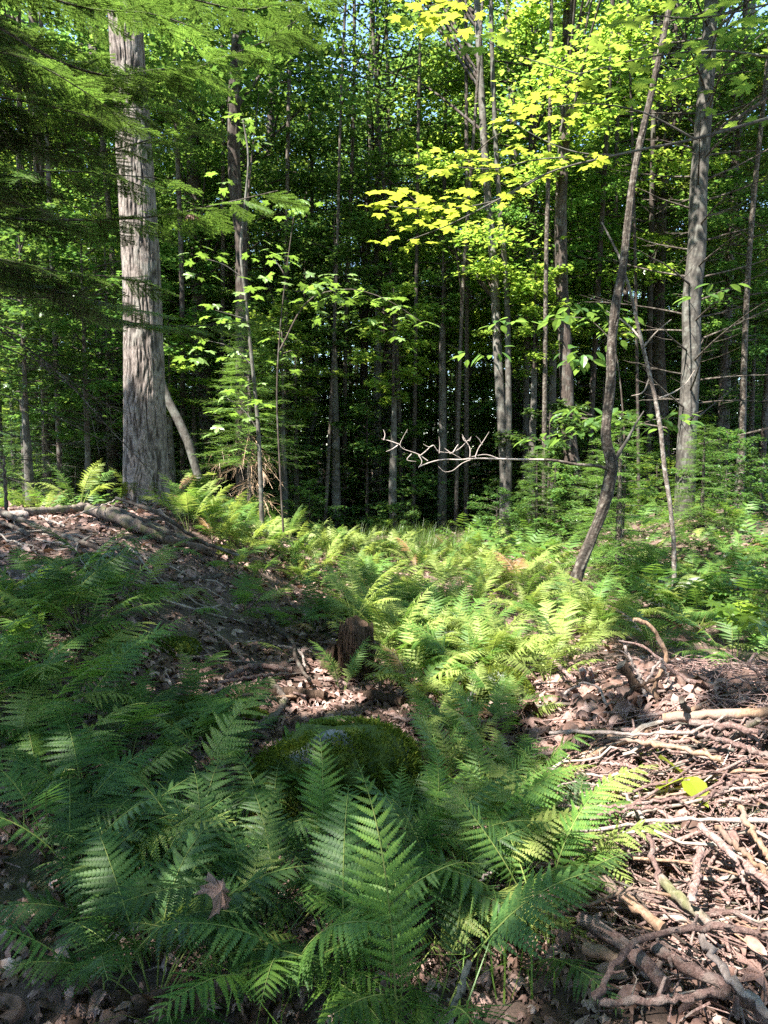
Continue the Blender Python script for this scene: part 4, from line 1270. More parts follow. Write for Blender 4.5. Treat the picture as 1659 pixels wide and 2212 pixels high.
def dead_limbs(root, PP, depth, specs, m, base=None, twig=True, name='dead_branch'):
    """specs: list of picture polylines; each a branch of its own under the tree"""
    base = np.array(root.location)
    for pts, w, w1, dd in specs:
        P = np.array([at(px, py, depth + dd * k) for k, (px, py) in enumerate(pts)])
        P = resample(P, max(6, len(P) * 3))
        r = np.linspace(w, w1, len(P)) * depth / FPX / 2
        obj(name, tube(P - base, r, 5, True, .1).mesh(name, m, True), root)


# the pale fissured trunk
big, bigP = pixel_tree('maple_tree', 'large pale maple trunk with deeply fissured bark standing on the bank', [(320, 1125), (316, 1040), (314, 930), (306, 600), (290, 330), (278, 150), (268, 0)], [100, 94, 88, 80, 76, 72, 68], 9.3, M['bark_pale'],
                       top_extra=7, sides=240, fiss=.02, nf=30, flare=.05, nseg=460)
mq = [(a, z) for a in np.linspace(3.5, 6.3, 90) for z in np.linspace(.05, .5, 16) if vnoise(np.array([a * 4]), np.array([z * 7]), 55)[0] > .42 + z * .5]
moss_blob(big, np.array([[math.cos(a) * (.30 + .04 * math.exp(-z * 4)), math.sin(a) * (.30 + .04 * math.exp(-z * 4)), z] for a, z in mq]), np.array([[math.cos(a), math.sin(a), .2] for a, z in mq]), 3000, .018)

TR = [
    ('maple_tree', 'reddish brown maple trunk rising out of the brown dead boughs', [(528, 1130), (524, 950), (522, 700), (520, 520), (508, 400), (505, 280), (512, 120), (520, 0)], [34, 30, 27, 25, 27, 27, 28, 28], 12.5, 'bark_brown', .008),
    ('maple_tree', 'dark maple trunk standing left of the reddish brown one', [(455, 1000), (440, 830), (428, 600), (420, 450), (415, 250), (412, 0)], [34, 32, 30, 27, 25, 24], 15.5, 'bark_brown', 0),
    ('maple_tree', 'thin dark trunk in the middle of the deep shade', [(785, 1000), (788, 700), (792, 540), (797, 400), (800, 200), (806, 0)], [17, 16, 15, 14, 13, 12], 19, 'bark_brown', 0),
    ('striped_maple', 'smooth grey trunk with a light patch, left stem of a pair', [(1090, 1020), (1082, 880), (1074, 740), (1066, 560), (1052, 400), (1040, 200), (1030, 0)], [22, 20, 19, 18, 16, 15, 14], 13.5, 'bark_grey', 0),
    ('striped_maple', 'slimmer mossy grey trunk, right stem of a pair', [(1099, 1020), (1098, 800), (1094, 620), (1080, 450), (1068, 250), (1060, 0)], [14, 13, 12, 11, 10, 9], 13.3, 'bark_grey', 0),
    ('maple_tree', 'brown trunk behind the grey pair', [(1118, 990), (1112, 780), (1115, 560), (1110, 300), (1095, 0)], [21, 20, 18, 16, 15], 18, 'bark_brown', 0),
    ('maple_tree', 'brown scaly trunk between the grey pair and the leaning trunk', [(1240, 1050), (1228, 930), (1222, 780), (1212, 560), (1212, 430), (1222, 250), (1226, 80), (1228, 0)], [34, 31, 29, 26, 25, 24, 23, 22], 13, 'bark_brown', .006),
    ('spruce_tree', 'scaly brown trunk half hidden behind the spotted sapling', [(1432, 960), (1422, 760), (1424, 600), (1432, 400), (1450, 230), (1462, 0)], [28, 26, 25, 22, 20, 17], 15.5, 'bark_brown', 0),
    ('maple_tree', 'forked grey trunk at the far right edge', [(1560, 930), (1570, 640), (1580, 430), (1600, 250), (1622, 0)], [27, 25, 25, 24, 20], 18, 'bark_grey', 0),
    ('maple_tree', 'dark trunk at the left edge behind the fir boughs', [(110, 1050), (95, 620), (85, 400), (75, 100), (70, 0)], [26, 24, 22, 20, 18], 14.5, 'bark_brown', 0),
    ('maple_tree', 'dark trunk between the left edge and the pale fissured trunk', [(226, 1060), (218, 700), (210, 450), (205, 200), (200, 0)], [26, 25, 24, 22, 20], 16, 'bark_brown', 0),
    ('maple_tree', 'straight dark trunk just right of the reddish brown one', [(575, 1000), (576, 700), (580, 450), (586, 200), (590, 0)], [20, 18, 17, 16, 15], 18, 'bark_brown', 0),
    ('maple_tree', 'slender dark trunk right behind the pale fissured trunk', [(160, 1050), (165, 700), (172, 300), (180, 0)], [16, 15, 14, 13], 19, 'bark_brown', 0),
    ('birch_tree', 'small pale birch trunk far off near the right edge', [(1584, 960), (1584, 860), (1582, 700)], [14, 13, 11], 26, 'bark_birch', 0),
]
for nm, lab, pts, ws, d, m, fs in TR:
    pixel_tree(nm, lab, pts, ws, d, M[m], fiss=fs, sides=16 if not fs else 48, nseg=None if not fs else 160, nf=14)
# curved leaning trunk behind the big one
pixel_tree('leaning_tree', 'crooked grey leaning trunk just right of the pale fissured trunk', [(448, 1110), (432, 1040), (415, 985), (398, 930), (372, 885), (350, 830), (335, 700)], [17, 17, 18, 19, 19, 16, 12], 11, M['bark_grey'], top_extra=2, host=False)
# leaning dark trunk with broken limb and bleached dead branch
lean, leanP = pixel_tree('leaning_tree', 'leaning dark lichened trunk with a bleached dead branch reaching left', [(1229, 1310), (1249, 1234), (1279, 1159), (1294, 1123), (1314, 1053), (1321, 1003), (1309, 948), (1311, 903), (1319, 833), (1321, 753), (1329, 668), (1344, 583), (1354, 500), (1364, 415), (1379, 325), (1404, 215), (1439, 50), (1449, 0)],
                         [32, 27, 25, 25, 28, 27, 22, 21, 21, 20, 20, 18, 17, 16, 15, 14, 13, 12], 7.2, M['bark_dark'], top_extra=3, sides=40, fiss=.009, nf=12, nseg=260, flare=.02)
dead_limbs(lean, leanP, 7.2, [([(1321, 1008), (1340, 975), (1359, 943), (1374, 915), (1391, 888)], 11, 3, -.02)], M['bark_grey'], name='broken_limb')
C4 = lambda L: [(829 + x * .5, 553 + y * .5) for x, y in L]
dead_limbs(lean, leanP, 7.17, [(C4([(975, 925), (945, 912), (830, 900), (740, 884), (690, 880)]), 8, 6, -.03)], M['bark_dark'])  # inner half of the bleached branch, its shade painted as dark bark
dead_limbs(lean, leanP, 7.05, [(C4([(692, 880), (600, 879), (500, 877), (400, 875), (330, 880), (250, 880), (190, 895), (150, 912)]), 5, 2.2, -.02)], M['twig_pale'])
TW = [[(500, 877), (440, 858), (390, 865), (340, 880)], [(395, 868), (410, 830), (430, 800), (455, 760)], [(372, 868), (372, 830), (355, 800), (338, 770)], [(285, 855), (330, 830), (355, 805), (375, 785)], [(425, 815), (410, 790), (398, 778)],
      [(190, 885), (155, 860), (70, 815), (85, 780), (103, 748)], [(70, 815), (30, 800), (-10, 790)], [(0, 795), (5, 770), (-2, 750)], [(150, 860), (165, 890), (150, 915)], [(240, 852), (242, 815), (238, 780)], [(158, 862), (180, 845), (215, 818), (230, 840), (290, 852), (340, 878)],
      [(215, 818), (195, 825), (170, 812)], [(400, 872), (340, 895), (290, 930), (262, 932), (235, 908)], [(120, 855), (100, 880), (140, 888)], [(60, 818), (35, 835), (10, 845)], [(290, 852), (262, 830)], [(370, 800), (378, 780)], [(300, 848), (322, 815), (318, 835)], [(340, 780), (350, 800), (372, 795)]]
dead_limbs(lean, leanP, 7.08, [(C4(t), 2.6, .8, -.012 + .03 * rng.random()) for t in TW], M['twig_pale'], name='twig')
# spotted thin sapling
pixel_tree('birch_sapling', 'thin spotted sapling with bare twigs, right of the leaning dark trunk', [(1455, 1295), (1456, 1188), (1449, 1103), (1434, 1003), (1424, 903), (1404, 813), (1384, 733), (1364, 640), (1340, 560), (1300, 480)], [10, 9, 9, 9, 9, 8, 8, 6, 5, 3], 7.3, M['bark_birch'], top_extra=0, host=False, flare=0)
sap = bpy.data.objects[-1] if False else [o for o in COL.objects if o.name.startswith('birch_sapling')][-1]
dead_limbs(sap, None, 7.3, [([(1384, 733), (1360, 705), (1339, 688), (1310, 672)], 6, 2, .03), ([(1424, 860), (1450, 850), (1480, 830), (1500, 800)], 4, 1.5, .05), ([(1390, 750), (1420, 715), (1450, 690)], 4, 1.5, -.03), ([(1404, 813), (1385, 850), (1364, 855)], 4, 2, .02)], M['dead_twig'], name='twig')

# spruce with bare whorls on the right
spr, sprP = pixel_tree('spruce_tree', 'straight grey spruce trunk with many bare side branches on the right', [(1482, 985), (1489, 853), (1494, 753), (1494, 653), (1504, 550), (1509, 400), (1516, 300), (1524, 200), (1531, 90), (1536, 0)], [40, 38, 38, 38, 38, 36, 35, 33, 30, 28], 12, M['bark_grey'], sides=40, fiss=.005, nf=16, nseg=140)


def bare_spruce(root, PP, n, zlo, zhi, lmin, lmax, m, r0=.016):
    base = np.array(root.location)
    for k in range(n):
        z = zlo + (zhi - zlo) * (k + rng.random()) / n
        c = np.array([np.interp(z, PP[:, 2], PP[:, 0]), np.interp(z, PP[:, 2], PP[:, 1]), z])
        a = k * 2.4 + rng.normal(0, .4); L = lmin + (lmax - lmin) * rng.random()
        up = .12 + .25 * rng.random()
        d = np.array([math.cos(a), math.sin(a), 0])
        t = np.linspace(0, 1, 7)[:, None]
        P = c + d * L * t + np.array([0, 0, 1]) * (up * L * t + .12 * L * t ** 2 * (1 if rng.random() > .3 else -1)) + rng.normal(0, .012, (7, 3)) * t
        mb = tube(P - base, np.linspace(r0, .003, 7), 5, False)
        for q in range(int(rng.integers(3, 7))):
            u = .25 + .65 * rng.random(); i = int(u * 6)
            s = 1 if rng.random() > .5 else -1
            dd = d * .7 + np.array([-d[1], d[0], 0]) * s * .7 + np.array([0, 0, .15]); l2 = L * (.15 + .25 * rng.random())
            p = P[i] - base
            tube(np.stack([p, p + dd * l2 * .5, p + dd * l2 + np.array([0, 0, .04])]), [.006, .004, .002], 3, False, mb=mb)
        obj('dead_branch', mb.mesh('dead_branch', m, True), root)


bare_spruce(spr, sprP, 60, 1.7, 9.5, .9, 2.4, M['bark_dark'], .02)
s2 = [o for o in COL.objects if o.name.startswith('spruce_tree')][0]
bare_spruce(s2, np.array([[at(1432, 960, 15.5)[0], at(1432, 960, 15.5)[1], 1.0], [at(1462, 0, 15.5)[0], at(1462, 0, 15.5)[1], 12.0]]), 22, 2.0, 9.0, .7, 1.6, M['bark_dark'], .012)


# broken upright snag far right
def snag():
    b = gpt(1566, 1010); d = (b - CAM) @ FWD
    top = at(1563, 935, d)
    n = 9
    P = np.linspace(b - np.array([0, 0, .1]), top, n); s = 20
    root = empty('tree_stump', b, 'broken upright snag with splintered orange wood at the right', 'stump')
    mb = tube(P - b, np.linspace(17, 12, n) * d / FPX / 2, s, False, .12)
    for k in range(14):
        a = k / 14 * 6.28; r = 11 * d / FPX / 2
        q = P[-1] - b + np.array([math.cos(a) * r, math.sin(a) * r, -.05])
        h = .08 + .2 * rng.random() * (1 if math.cos(a) < .3 else .4)
        mb.add([q + [-.025, 0, 0], q + [.025, 0, 0], q + [0, .03, 0], q + [rng.normal(0, .01), 0, h]], [[0, 1, 3], [1, 2, 3], [2, 0, 3], [0, 2, 1]])
    obj('stump_wood', mb.mesh('stump_wood', M['stick_orange']), root)


snag()


# ------------------------------------------------------------------ leafy saplings and boughs close enough to count their leaves
LEAF_MESH = {}
for key in ('leaf', 'leaf_fresh', 'leaf_light', 'leaf_yellow', 'leaf_dark'):
    LEAF_MESH[key, 'maple'] = [MB().add(*leaf_maple(2, .12, s)).mesh('leaf', M[key]) for s in (1, 2, 3)]
    LEAF_MESH[key, 'oval'] = [MB().add(*LO).mesh('leaf', M[key])]


def leafy(root, clusters, depth, key, shape, size, per=5, spread=.12, stems=None, wood='bark_brown', tilt=.25, jit=.24, zs=.25):
    """clusters of leaves held on twigs, each leaf a part of the plant"""
    base = np.array(root.location)
    if stems:
        for pts, w, w1 in stems:
            P = np.array([at(*(p if len(p) == 3 else (*p, depth))) for p in pts])
            P = resample(P, max(6, 3 * len(P)))
            obj('branch', tube(P - base, np.linspace(w, w1, len(P)) * depth / FPX / 2, 5, True, .05).mesh('branch', M[wood], True), root)
    for c in clusters:
        px, py = c[:2]; dp = depth + (c[2] if len(c) > 2 else rng.normal(0, .12))
        C = at(px, py, dp)
        n = max(2, int(rng.normal(per, 1)))
        a0 = rng.random() * 6.28
        for k in range(n):
            a = a0 + 6.28 * k / n + rng.normal(0, .3)
            q = C + np.array([math.cos(a), math.sin(a), 0]) * spread * (.2 + .8 * rng.random()) + np.array([0, 0, rng.normal(0, spread * zs)])
            L = size * (.7 + .5 * rng.random())
            R = rotz(a) @ roty(tilt + rng.normal(0, jit)) @ rotx(rng.normal(0, jit * 1.2)) * L
            ms = LEAF_MESH[key, shape]
            obj('leaf', ms[int(rng.integers(0, len(ms)))], root, mtx4(R, q - base))


# yellow sunlit maple bough hanging in from the right; its stem stands outside the picture
def offstem(name, label, x, y, h, r, m):
    z = ground_h(x, y)
    root = empty(name, (x, y, z), label, 'tree', None)
    P = np.array([[0, 0, -.05], [.02, 0, h * .3], [.0, .03, h * .65], [.04, .05, h]])
    obj('trunk', trunk_mesh(resample(P, 14), np.linspace(r, r * .5, 14), m, 10), root)
    return root


ym = offstem('maple_sapling', 'maple sapling whose yellow sunlit leaves hang across the upper right', 2.75, 3.5, 5.2, .04, M['bark_grey'])
YC = [(1190, 235), (1240, 215), (1120, 262), (1085, 335), (960, 352), (985, 365), (1160, 310), (1270, 345), (1020, 436), (850, 435), (815, 440), (885, 445), (940, 470), (1000, 476), (865, 520), (1075, 402), (1130, 380), (1290, 262), (1220, 200),
      (960, 8), (915, 15), (1000, 45), (985, 20), (1110, 350), (930, 40), (890, 5), (900, 430), (980, 430)]
leafy(ym, YC, 3.3, 'leaf_yellow', 'maple', .07, 6, .14,
      [([(1659, 255, 3.5), (1500, 300, 3.4), (1330, 335), (1180, 375), (1060, 440), (960, 490), (880, 520)], 8, 2), ([(1180, 375), (1080, 430), (960, 452), (830, 445)], 4, 1.5), ([(1330, 335), (1250, 330), (1150, 290), (1110, 265)], 4, 1.5), ([(1500, 300), (1380, 240), (1240, 225), (1180, 235)], 5, 1.5), ([(1300, 338), (1160, 345), (1060, 365), (960, 358)], 4, 1.5),
       ([(1659, -40, 3.5), (1400, -60), (1100, -30), (920, 15)], 7, 2)], 'bark_grey', .03, .12, .07)
GC = [(1060, 95), (1090, 120), (1030, 80), (1110, 85), (1480, 120), (1540, 90), (1600, 120), (1620, 60), (1450, 40), (1500, 160), (1420, 180), (1560, 200), (1640, 180), (1380, 120), (1340, 60), (1400, 10), (1500, 20), (1580, 20), (1640, 250), (1600, 290), (1550, 60), (1460, 250), (1350, 200)]
leafy(ym, GC[::2] + GC[5:14:2], 3.6, 'leaf_light', 'maple', .085, 4, .11, [([(1700, 130), (1560, 110), (1420, 120), (1250, 160)], 6, 2), ([(1700, 0), (1500, 40), (1380, 40), (1340, 60)], 5, 2), ([(1250, 160), (1120, 120), (1040, 85)], 3, 1.2)], 'bark_grey', .06, .13)
# slim pale sapling with lit leaves around the reddish trunk
gm = empty('maple_sapling', at(566, 1128, 8.6), 'slim pale stemmed maple sapling with lit leaves in front of the reddish trunk', 'tree')
dg = 8.6
leafy(gm, [(440, 740), (470, 690), (425, 560), (450, 545), (500, 850), (530, 900), (480, 930), (510, 770), (545, 830), (500, 700), (465, 665), (540, 640), (420, 770), (560, 880), (490, 880), (520, 960), (530, 270), (515, 250), (545, 300), (480, 400), (430, 600), (600, 720), (620, 780)], dg, 'leaf_fresh', 'maple', .14, 5, .2,
      [([(566, 1140), (563, 1050), (558, 930), (548, 820), (540, 740), (530, 640), (520, 540), (530, 430), (536, 330), (525, 260)], 11, 4), ([(558, 930), (530, 890), (490, 860)], 3, 1.2), ([(545, 790), (500, 750), (445, 735)], 3, 1.2), ([(536, 690), (500, 680), (465, 670)], 3, 1.2), ([(525, 600), (480, 570), (425, 555)], 3, 1.2)], 'bark_grey', .25)
gm2 = empty('maple_sapling', gpt(700, 1150), 'maple sapling with a fan of lit leaves above the deep shade', 'tree')
d2 = 8.2
gm2.location = (at(612, 900, d2)[0], at(612, 900, d2)[1], float(ground_h(at(612, 900, d2)[0], at(612, 900, d2)[1])))
leafy(gm2, [(590, 550), (570, 545), (690, 600), (720, 600), (660, 605), (640, 440), (610, 450), (660, 440), (740, 640), (790, 635), (830, 640), (850, 660), (880, 690), (910, 695), (700, 625), (760, 620), (620, 560), (660, 650), (720, 680), (800, 690), (870, 740), (570, 600)], d2, 'leaf_fresh', 'maple', .14, 5, .2,
      [([(612, 1150), (604, 1000), (598, 850), (606, 700), (622, 560), (640, 430)], 5, 2), ([(602, 760), (680, 640), (760, 625), (830, 645), (910, 695)], 4, 1.2), ([(618, 600), (600, 570), (575, 548)], 3, 1.2)], 'bark_brown', .25)
# broad oval leaves by the leaning trunk
ov = empty('hobblebush', gpt(1420, 1180), 'shrub with pale oval leaves in tiers behind the leaning dark trunk', 'shrub')
do = 8.3
p = at(1345, 1000, do); ov.location = (p[0], p[1], float(ground_h(p[0], p[1])))
leafy(ov, [(1230, 895), (1260, 890), (1290, 910), (1310, 900), (1250, 920), (1280, 930), (1330, 910), (1350, 900), (1400, 905), (1430, 915), (1470, 905), (1480, 900), (1220, 940), (1160, 955), (1180, 945), (1215, 680), (1240, 675), (1270, 672), (1300, 680), (1190, 690), (1250, 765), (1240, 780), (1260, 775), (1340, 690), (1330, 730), (1080, 700), (1065, 760), (1500, 640), (1560, 620), (1120, 690), (1010, 770)], do, 'leaf', 'oval', .17, 6, .17,
      [([(1345, 1160), (1350, 1020), (1346, 900), (1330, 760), (1310, 680)], 6, 2), ([(1348, 960), (1290, 900), (1225, 895)], 3, 1.2), ([(1350, 940), (1400, 910), (1480, 902)], 3, 1.2), ([(1325, 740), (1270, 690), (1190, 690)], 3, 1.2), ([(1335, 800), (1290, 780), (1245, 770)], 3, 1.2)], 'bark_brown', .35)
# seedlings
ms = empty('maple_seedling', gpt(1590, 1450), 'broad leaved bright maple seedling in front of the dark right bank', 'seedling')
dm = float((np.array(ms.location) - CAM) @ FWD)
leafy(ms, [(1570, 1310, 0), (1600, 1300, 0), (1630, 1318, 0), (1585, 1325, -.05), (1610, 1320, .05)], dm, 'leaf_light', 'maple', .19, 3, .1, [([(1590, 1450), (1596, 1370), (1600, 1310)], 4, 2)], 'rachis', .2)
ms2 = empty('maple_seedling', gpt(1485, 1735), 'small yellow-green three leaved seedling standing in the brush pile', 'seedling')
dm2 = float((np.array(ms2.location) - CAM) @ FWD)
leafy(ms2, [(1480, 1676, 0)], dm2, 'leaf_yellow', 'oval', .16, 4, .02, [([(1485, 1740), (1484, 1705), (1482, 1678)], 4, 2)], 'rachis', .25)
for px, py, lab in [(745, 1005, 'small shaded seedling with round leaves at the edge of the deep shade'), (1600, 1195, 'pale green seedling on the right bank above the ferns'), (955, 1160, 'little sunlit seedling above the grass tuft'), (430, 1080, 'small leafy seedling behind the pale fissured trunk')]:
    b = gpt(px, py + 40)
    e = empty('maple_seedling', b, lab, 'seedling'); dq = float((b - CAM) @ FWD)
    leafy(e, [(px, py, 0), (px + 20, py + 8, 0), (px - 18, py + 6, 0)], dq, 'leaf', 'oval', .12, 4, .1, [([(px, py + 42), (px + 2, py)], 2, 1)], 'bark_brown', .2)
# brown leaves lying by themselves
lm = leaf_maple(2, .5, 5)
for px, py, h, s, lab in [(462, 1940, .35, .1, 'red brown dead leaf caught upright on a fern frond'), (1655, 2130, .12, .12, 'large pink dead leaf at the right edge of the lowest logs'), (1640, 1600, .1, .1, 'orange dead leaf at the right edge below the tawny log')]:
    P = gpt(px, py, h)
    o = obj('dead_leaf', MB().add(*lm).mesh('dead_leaf', M['litter']), None, mtx4(rotz(1.2) @ rotx(.9) * s, P)); tag(o, lab, 'leaf')
o = obj('dead_leaf', MB().add(*lm).mesh('dead_leaf', M['litter']), None, mtx4(rotz(.2) @ rotx(.5) * .09, at(402, 462, 4.5))); tag(o, 'rust coloured dead leaf resting on a fir bough', 'leaf')


# ------------------------------------------------------------------ conifers
def needle_spray(n_side=11, L=.5, needle=.028, seed=0, w=.0034):
    """flat fir spray along +X: axis, side twigs, needles in two ranks; returns MB pieces"""
    r = np.random.default_rng(seed)
    mb = MB()
    segs = [(np.array([0, 0, 0.]), np.array([L, 0, -.06 * L]))]
    for k in range(n_side):
        u = .1 + .85 * k / n_side
        for s in (1, -1):
            l2 = L * .52 * (1 - u) ** .7 * (.75 + .4 * r.random()) + .03
            a = math.radians(48 + 8 * r.normal())
            p = np.array([L * u, 0, -.06 * L * u])
            segs.append((p, p + np.array([math.cos(a) * l2, s * math.sin(a) * l2, -.08 * l2 + r.normal(0, .008)])))
    pos = []; hd = []; Rs = []; sc = []
    for a, b in segs:
        d = b - a; l = np.linalg.norm(d); d /= l
        tube(np.stack([a, b]), [.0022, .0012], 3, False, mb=mb, mi=1)
        m = int(l / .0075)
        for i in range(m):
            for s in (1, -1):
                p = a + d * l * (i + r.random()) / m
                side = np.cross([0, 0, 1.0], d) * s
                x = side * .8 + d * .55 + np.array([0, 0, .12 + r.normal(0, .15)]); x /= np.linalg.norm(x)
                z = np.cross(x, d); z /= np.linalg.norm(z) + 1e-9
                if z[2] < 0: z = -z
                y = np.cross(z, x)
                pos.append(p); Rs.append(np.stack([x, y, z], -1)); sc.append(needle * (.8 + .4 * r.random()))
    V0 = np.array([[0, -w / needle / 2, 0], [.5, 0, .0], [0, w / needle / 2, 0], [1, 0, 0]]); V0 = np.array([[0, -w / needle, 0], [0, w / needle, 0], [1, 0, 0]]); T0 = np.array([[0, 2, 1]])
    scatter(mb, V0, T0, np.array(pos), np.array(Rs), np.array(sc), 0)
    return mb


SPRAY = {k: [needle_spray(12, .5, .027, s).mesh('spray', [M[k], M['bark_dark']]) for s in (1, 2, 3)] for k in ('needle', 'needle_fresh_lit')}


def fir_bough(root, pts, w, w1, key_tip='needle_fresh_lit', start=.15, step=.1, smin=.45, smax=1.1, droop=.15, key='needle', tip_from=.75):
    """a bough given by points (px, py, depth), with flat sprays as its sub-parts"""
    base = np.array(root.location)
    P = resample(np.array([at(*p) for p in pts]), 24)
    d0 = pts[0][2]
    bo = obj('bough', tube(P - base, np.linspace(w, w1, 24) * d0 / FPX / 2, 6, True, .06).mesh('bough', M['bark_dark'], True), root)
    s = np.concatenate([[0], np.cumsum(np.linalg.norm(np.diff(P, axis=0), axis=1))]); L = s[-1]
    u = start * L; k = 0
    while u < L:
        p = np.array([np.interp(u, s, P[:, i]) for i in range(3)])
        i = min(int(u / L * 23), 22); t = P[i + 1] - P[i]; hd = math.atan2(t[1], t[0])
        fr = u / L
        sg = 1 if k % 2 else -1
        a = hd + sg * math.radians(50 + rng.normal(0, 10)) * (1 - .75 * (fr > .96))
        size = (smin + (smax - smin) * (1 - fr) * (.6 + .5 * rng.random())) if fr < .96 else smin * 1.3
        R = rotz(a) @ roty(droop + rng.normal(0, .12)) @ rotx(rng.normal(0, .2)) * size
        kk = key_tip if fr > tip_from and rng.random() < .85 else key  # lighter needles towards the tip paint in the sun on it
        obj('spray', SPRAY[kk][int(rng.integers(0, 3))], bo, mtx4(R, p - base))
        u += step * (.7 + .6 * rng.random()); k += 1
    return bo


fx, fy = -3.75, 4.6
fir = empty('fir_tree', (fx, fy, float(ground_h(fx, fy))), 'dark fir whose flat boughs reach in from the upper left edge', 'tree')
obj('trunk', trunk_mesh(resample(np.array([[0, 0, -.05], [.03, 0, 4], [0, .05, 9.5]]), 20), np.linspace(.14, .04, 20), M['bark_dark'], 14), fir)
FB = [
    ([(-430, -30, 4.6), (0, 60, 4.5), (120, 130, 4.5), (240, 165, 4.6), (340, 150, 4.7), (430, 150, 4.8)], 12, 3, .95),
    ([(-430, 250, 4.6), (0, 470, 4.4), (180, 475, 4.5), (330, 468, 4.6), (480, 440, 4.7), (600, 412, 4.8)], 9, 2, .62),
    ([(-430, 20, 5.0), (100, 170, 5.0), (330, 180, 5.0), (480, 125, 5.1), (560, 95, 5.1), (640, 45, 5.2)], 9, 2, .62),
    ([(-430, 150, 4.4), (0, 210, 4.3), (150, 240, 4.4), (260, 275, 4.5)], 9, 2, .7),
    ([(-430, 420, 5.2), (0, 600, 5.2), (200, 680, 5.3), (380, 705, 5.3), (540, 695, 5.4)], 7, 2, .7),
    ([(-430, 350, 4.4), (0, 380, 4.3), (120, 370, 4.3), (280, 380, 4.4), (340, 385, 4.5)], 8, 2, .75),
    ([(-430, -150, 4.5), (0, -40, 4.4), (200, 20, 4.5), (330, 30, 4.6), (420, 60, 4.6)], 9, 2, .95),
    ([(-430, 480, 4.3), (0, 560, 4.2), (150, 590, 4.3), (290, 600, 4.4)], 7, 2, .9),
    ([(-430, -280, 5.0), (100, -100, 5.0), (350, -20, 5.1), (560, 20, 5.2), (680, -20, 5.3)], 9, 2, .7),
    ([(-430, 80, 4.2), (-60, 100, 4.1), (60, 130, 4.1), (170, 190, 4.1), (230, 230, 4.2)], 9, 2, .9),
    ([(-430, 220, 4.9), (0, 300, 4.9), (200, 330, 5.0), (330, 300, 5.1), (420, 270, 5.2)], 7, 2, .9),
]
for pts, w, w1, tf in FB:
    fir_bough(fir, pts, w, w1, start=.28, step=.07, smin=.45, smax=1.05, tip_from=tf - .2)
for k in range(5):
    y0 = -100 + 170 * k; d = 4.2 + 1.2 * rng.random(); xe = 90 + 240 * rng.random(); dy = rng.normal(60, 40)
    fir_bough(fir, [(-430, y0 - 60 + rng.normal(0, 20), d), (-60, y0, d), (xe * .5, y0 + dy * .6, d), (xe, y0 + dy, d + .1)], 8, 2, start=.3, step=.055, smin=.5, smax=1.3, tip_from=.9 if rng.random() > .4 else .7)
# bare drooping lower boughs of the fir
DL = [([(-300, 560), (-20, 700), (120, 800), (240, 930), (330, 1030), (360, 1105)], 6, 1.5), ([(-300, 650), (-20, 740), (120, 800), (190, 850), (260, 890)], 5, 1.5), ([(-200, 820), (0, 850), (120, 900), (240, 960)], 4, 1.2), ([(-200, 560), (0, 700), (90, 790), (180, 860), (215, 980)], 4, 1.2),
      ([(-200, 600), (0, 640), (150, 650), (240, 690)], 4, 1.2), ([(-200, 900), (0, 930), (90, 960), (200, 950)], 4, 1.2), ([(-200, 960), (0, 985), (100, 1000), (180, 1010)], 3, 1.2), ([(-100, 1000), (5, 1030), (60, 1040), (150, 1030)], 3, 1.2)]
dead_limbs(fir, None, 4.9, [(p, w, w1, .03) for p, w, w1 in DL], M['bark_dark'])
fb = np.array(fir.location)
for p, w, w1 in DL:
    mb = MB(); P = resample(np.array([at(x, y, 4.9) for x, y in p]), 24)
    for _ in range(34):
        k = int(rng.integers(6, 23)); q = P[k] - fb; dd = np.array([rng.normal(.4, .4), rng.normal(0, .5), rng.normal(-.1, .3)]); dd /= np.linalg.norm(dd); l = .06 + .22 * rng.random()
        tube(np.stack([q, q + dd * l * .5, q + dd * l + [0, 0, -.02]]), [.002, .0015, .0008], 3, False, mb=mb)
    obj('twigs', mb.mesh('twigs', M['bark_dark']), fir)['kind'] = 'stuff'
dstick([(14, 1120), (12, 1050), (8, 985)], 8.6, 8, 'bark_dark', 'thin dark dead pole standing at the left edge of the bank', 'sapling', 'sapling', None, w1=6)


